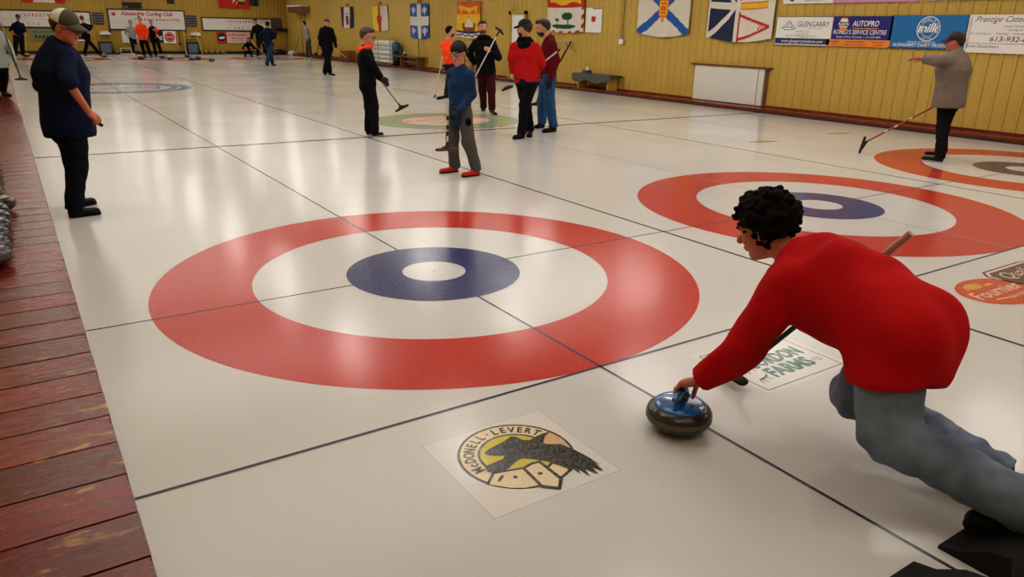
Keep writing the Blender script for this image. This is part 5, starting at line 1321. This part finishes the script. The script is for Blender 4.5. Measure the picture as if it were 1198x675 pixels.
_, J = person('bearded person in a black top and maroon trousers holding a broom upside down', 1.78, [((566, 129.5), (565, 131)), ((575, 132.5), (580, 136))], (568.5, 82), (566, 44.5), (564.5, 32.5), 12, 10, 15, res_h=.009,
    wr=[(556.5, 76, .1), (572.5, 60, -.28)], elp=[None, (583, 67, -.08)], hd=[None, (-.7, .5, -.1)], hn=[None, (-.2, .1, .9)], curls=(.5, 1.2), thumbs=('open', 'grip'), top=BLKF, bottom=MART, shoes=(BSH, WSOLE), beard=HRD, hair=dict(style='swept', mat=HBR), hood=BLKF, hem=.08, loose=.03, legloose=.02)
R = J['R']; broom('white broom held diagonally with its black head up by the bearded person in black', R((583.5, 37, -.30)), R((549, 103, -.42)), WHAN, PADK, None, .22, J['rt']*.75-V(0, 0, .65), padn=J['rt']*.6+V(0, 0, .8))
_, J = person('person in a bright red hoodie and black cap seen from behind', 1.80, [((613, 161.5), (602, 163)), ((620, 157), (619, 161))], (616.5, 91), (614, 49), (613.5, 33.5), 175, 172, -118, res_h=.009,
    wr=[(632, 80, .3), (600.5, 86, .05)], elp=[(633.5, 74, -.02), (599, 68, .0)], top=RED2, bottom=BLKT, shoes=(BSH, BSOLE), cap=dict(mats=[CAPK]), scarf=BLKF, hood=BLKF, undershirt=cl('navy_hem', (24, 30, 52), 'shirt'), hair=dict(style='short', mat=HBR), beard=HBR, hem=.06, loose=.030, legloose=.02, fold=.006)
R = J['R']; broom('white broom held crosswise, running from behind the red hoodie to the right', R((594, 105, .32)), R((655, 58, .22)), WHAN, PADK, BHAN, .2, J['rt']*.8+V(0, 0, .3), gripl=.05)
_, J = person('bearded person in a dark red sweater and blue jeans facing the red hoodie wearer', 1.84, [((636, 149), (626, 150.5)), ((650, 153.5), (635, 155.5))], (641, 90), (643, 45), (635, 33), -80, -75, -80, pitch=12, res_h=.009,
    wr=[(640, 92, .2), (644, 93, -.24)], elp=[None, (650, 70, -.2)], hd=[None, (-.1, -1, 0)], gloves=GLV, top=MAR, bottom=JEANB, shoes=(BSH, BSOLE), beard=HBR, hair=dict(style='swept', mat=HBR, t=.013), neckband=GRYK, hem=.03, loose=.026, legloose=.026)
R = J['R']; broom('dark broom crossing behind the dark red sweater, its head down on the ice', R((626, 124, .35)), R((668, 49, .30)), cl('broom_darkred', (84, 34, 38)), PADK, BHAN, .2, J['rt'], gripl=.35)

# --- pointing man at the right
_, J = person('person in a grey sweater and maroon cap pointing with an outstretched arm', 1.72, [((1103, 191), (1077, 187.5)), ((1106, 184), (1080, 182))], (1110, 117), (1119, 63), (1117, 49.5), -105, -118, -88, build=1.14, thick=1.12, res_h=.0085,
    wr=[(1105, 116, .25), (1079, 68.5, -.22)], elp=[None, (1098, 71, -.26)], hd=[None, (-.95, .0, 0)], hn=[None, (0, -.9, -.4)], curls=(1.1, .25), thumbs=('grip', 'open'), top=GRYK, bottom=BLKT, shoes=(BSH, WSOLE), cap=dict(mats=[CAPM]), hair=dict(style='short', mat=HBR), hem=.10, loose=.045, legloose=.018, skin=SKIN2, fold=.006)
R = J['R']; broom('red-handled broom with upright black head held by the pointing person', R((1007, 169, -.1)), R((1102, 120, .28)), RHAN, PADK, None, .25, J['rt']*.15+V(0, 0, 1)*.95+J['away']*.2, band=WHAN, padn=J['rt'])
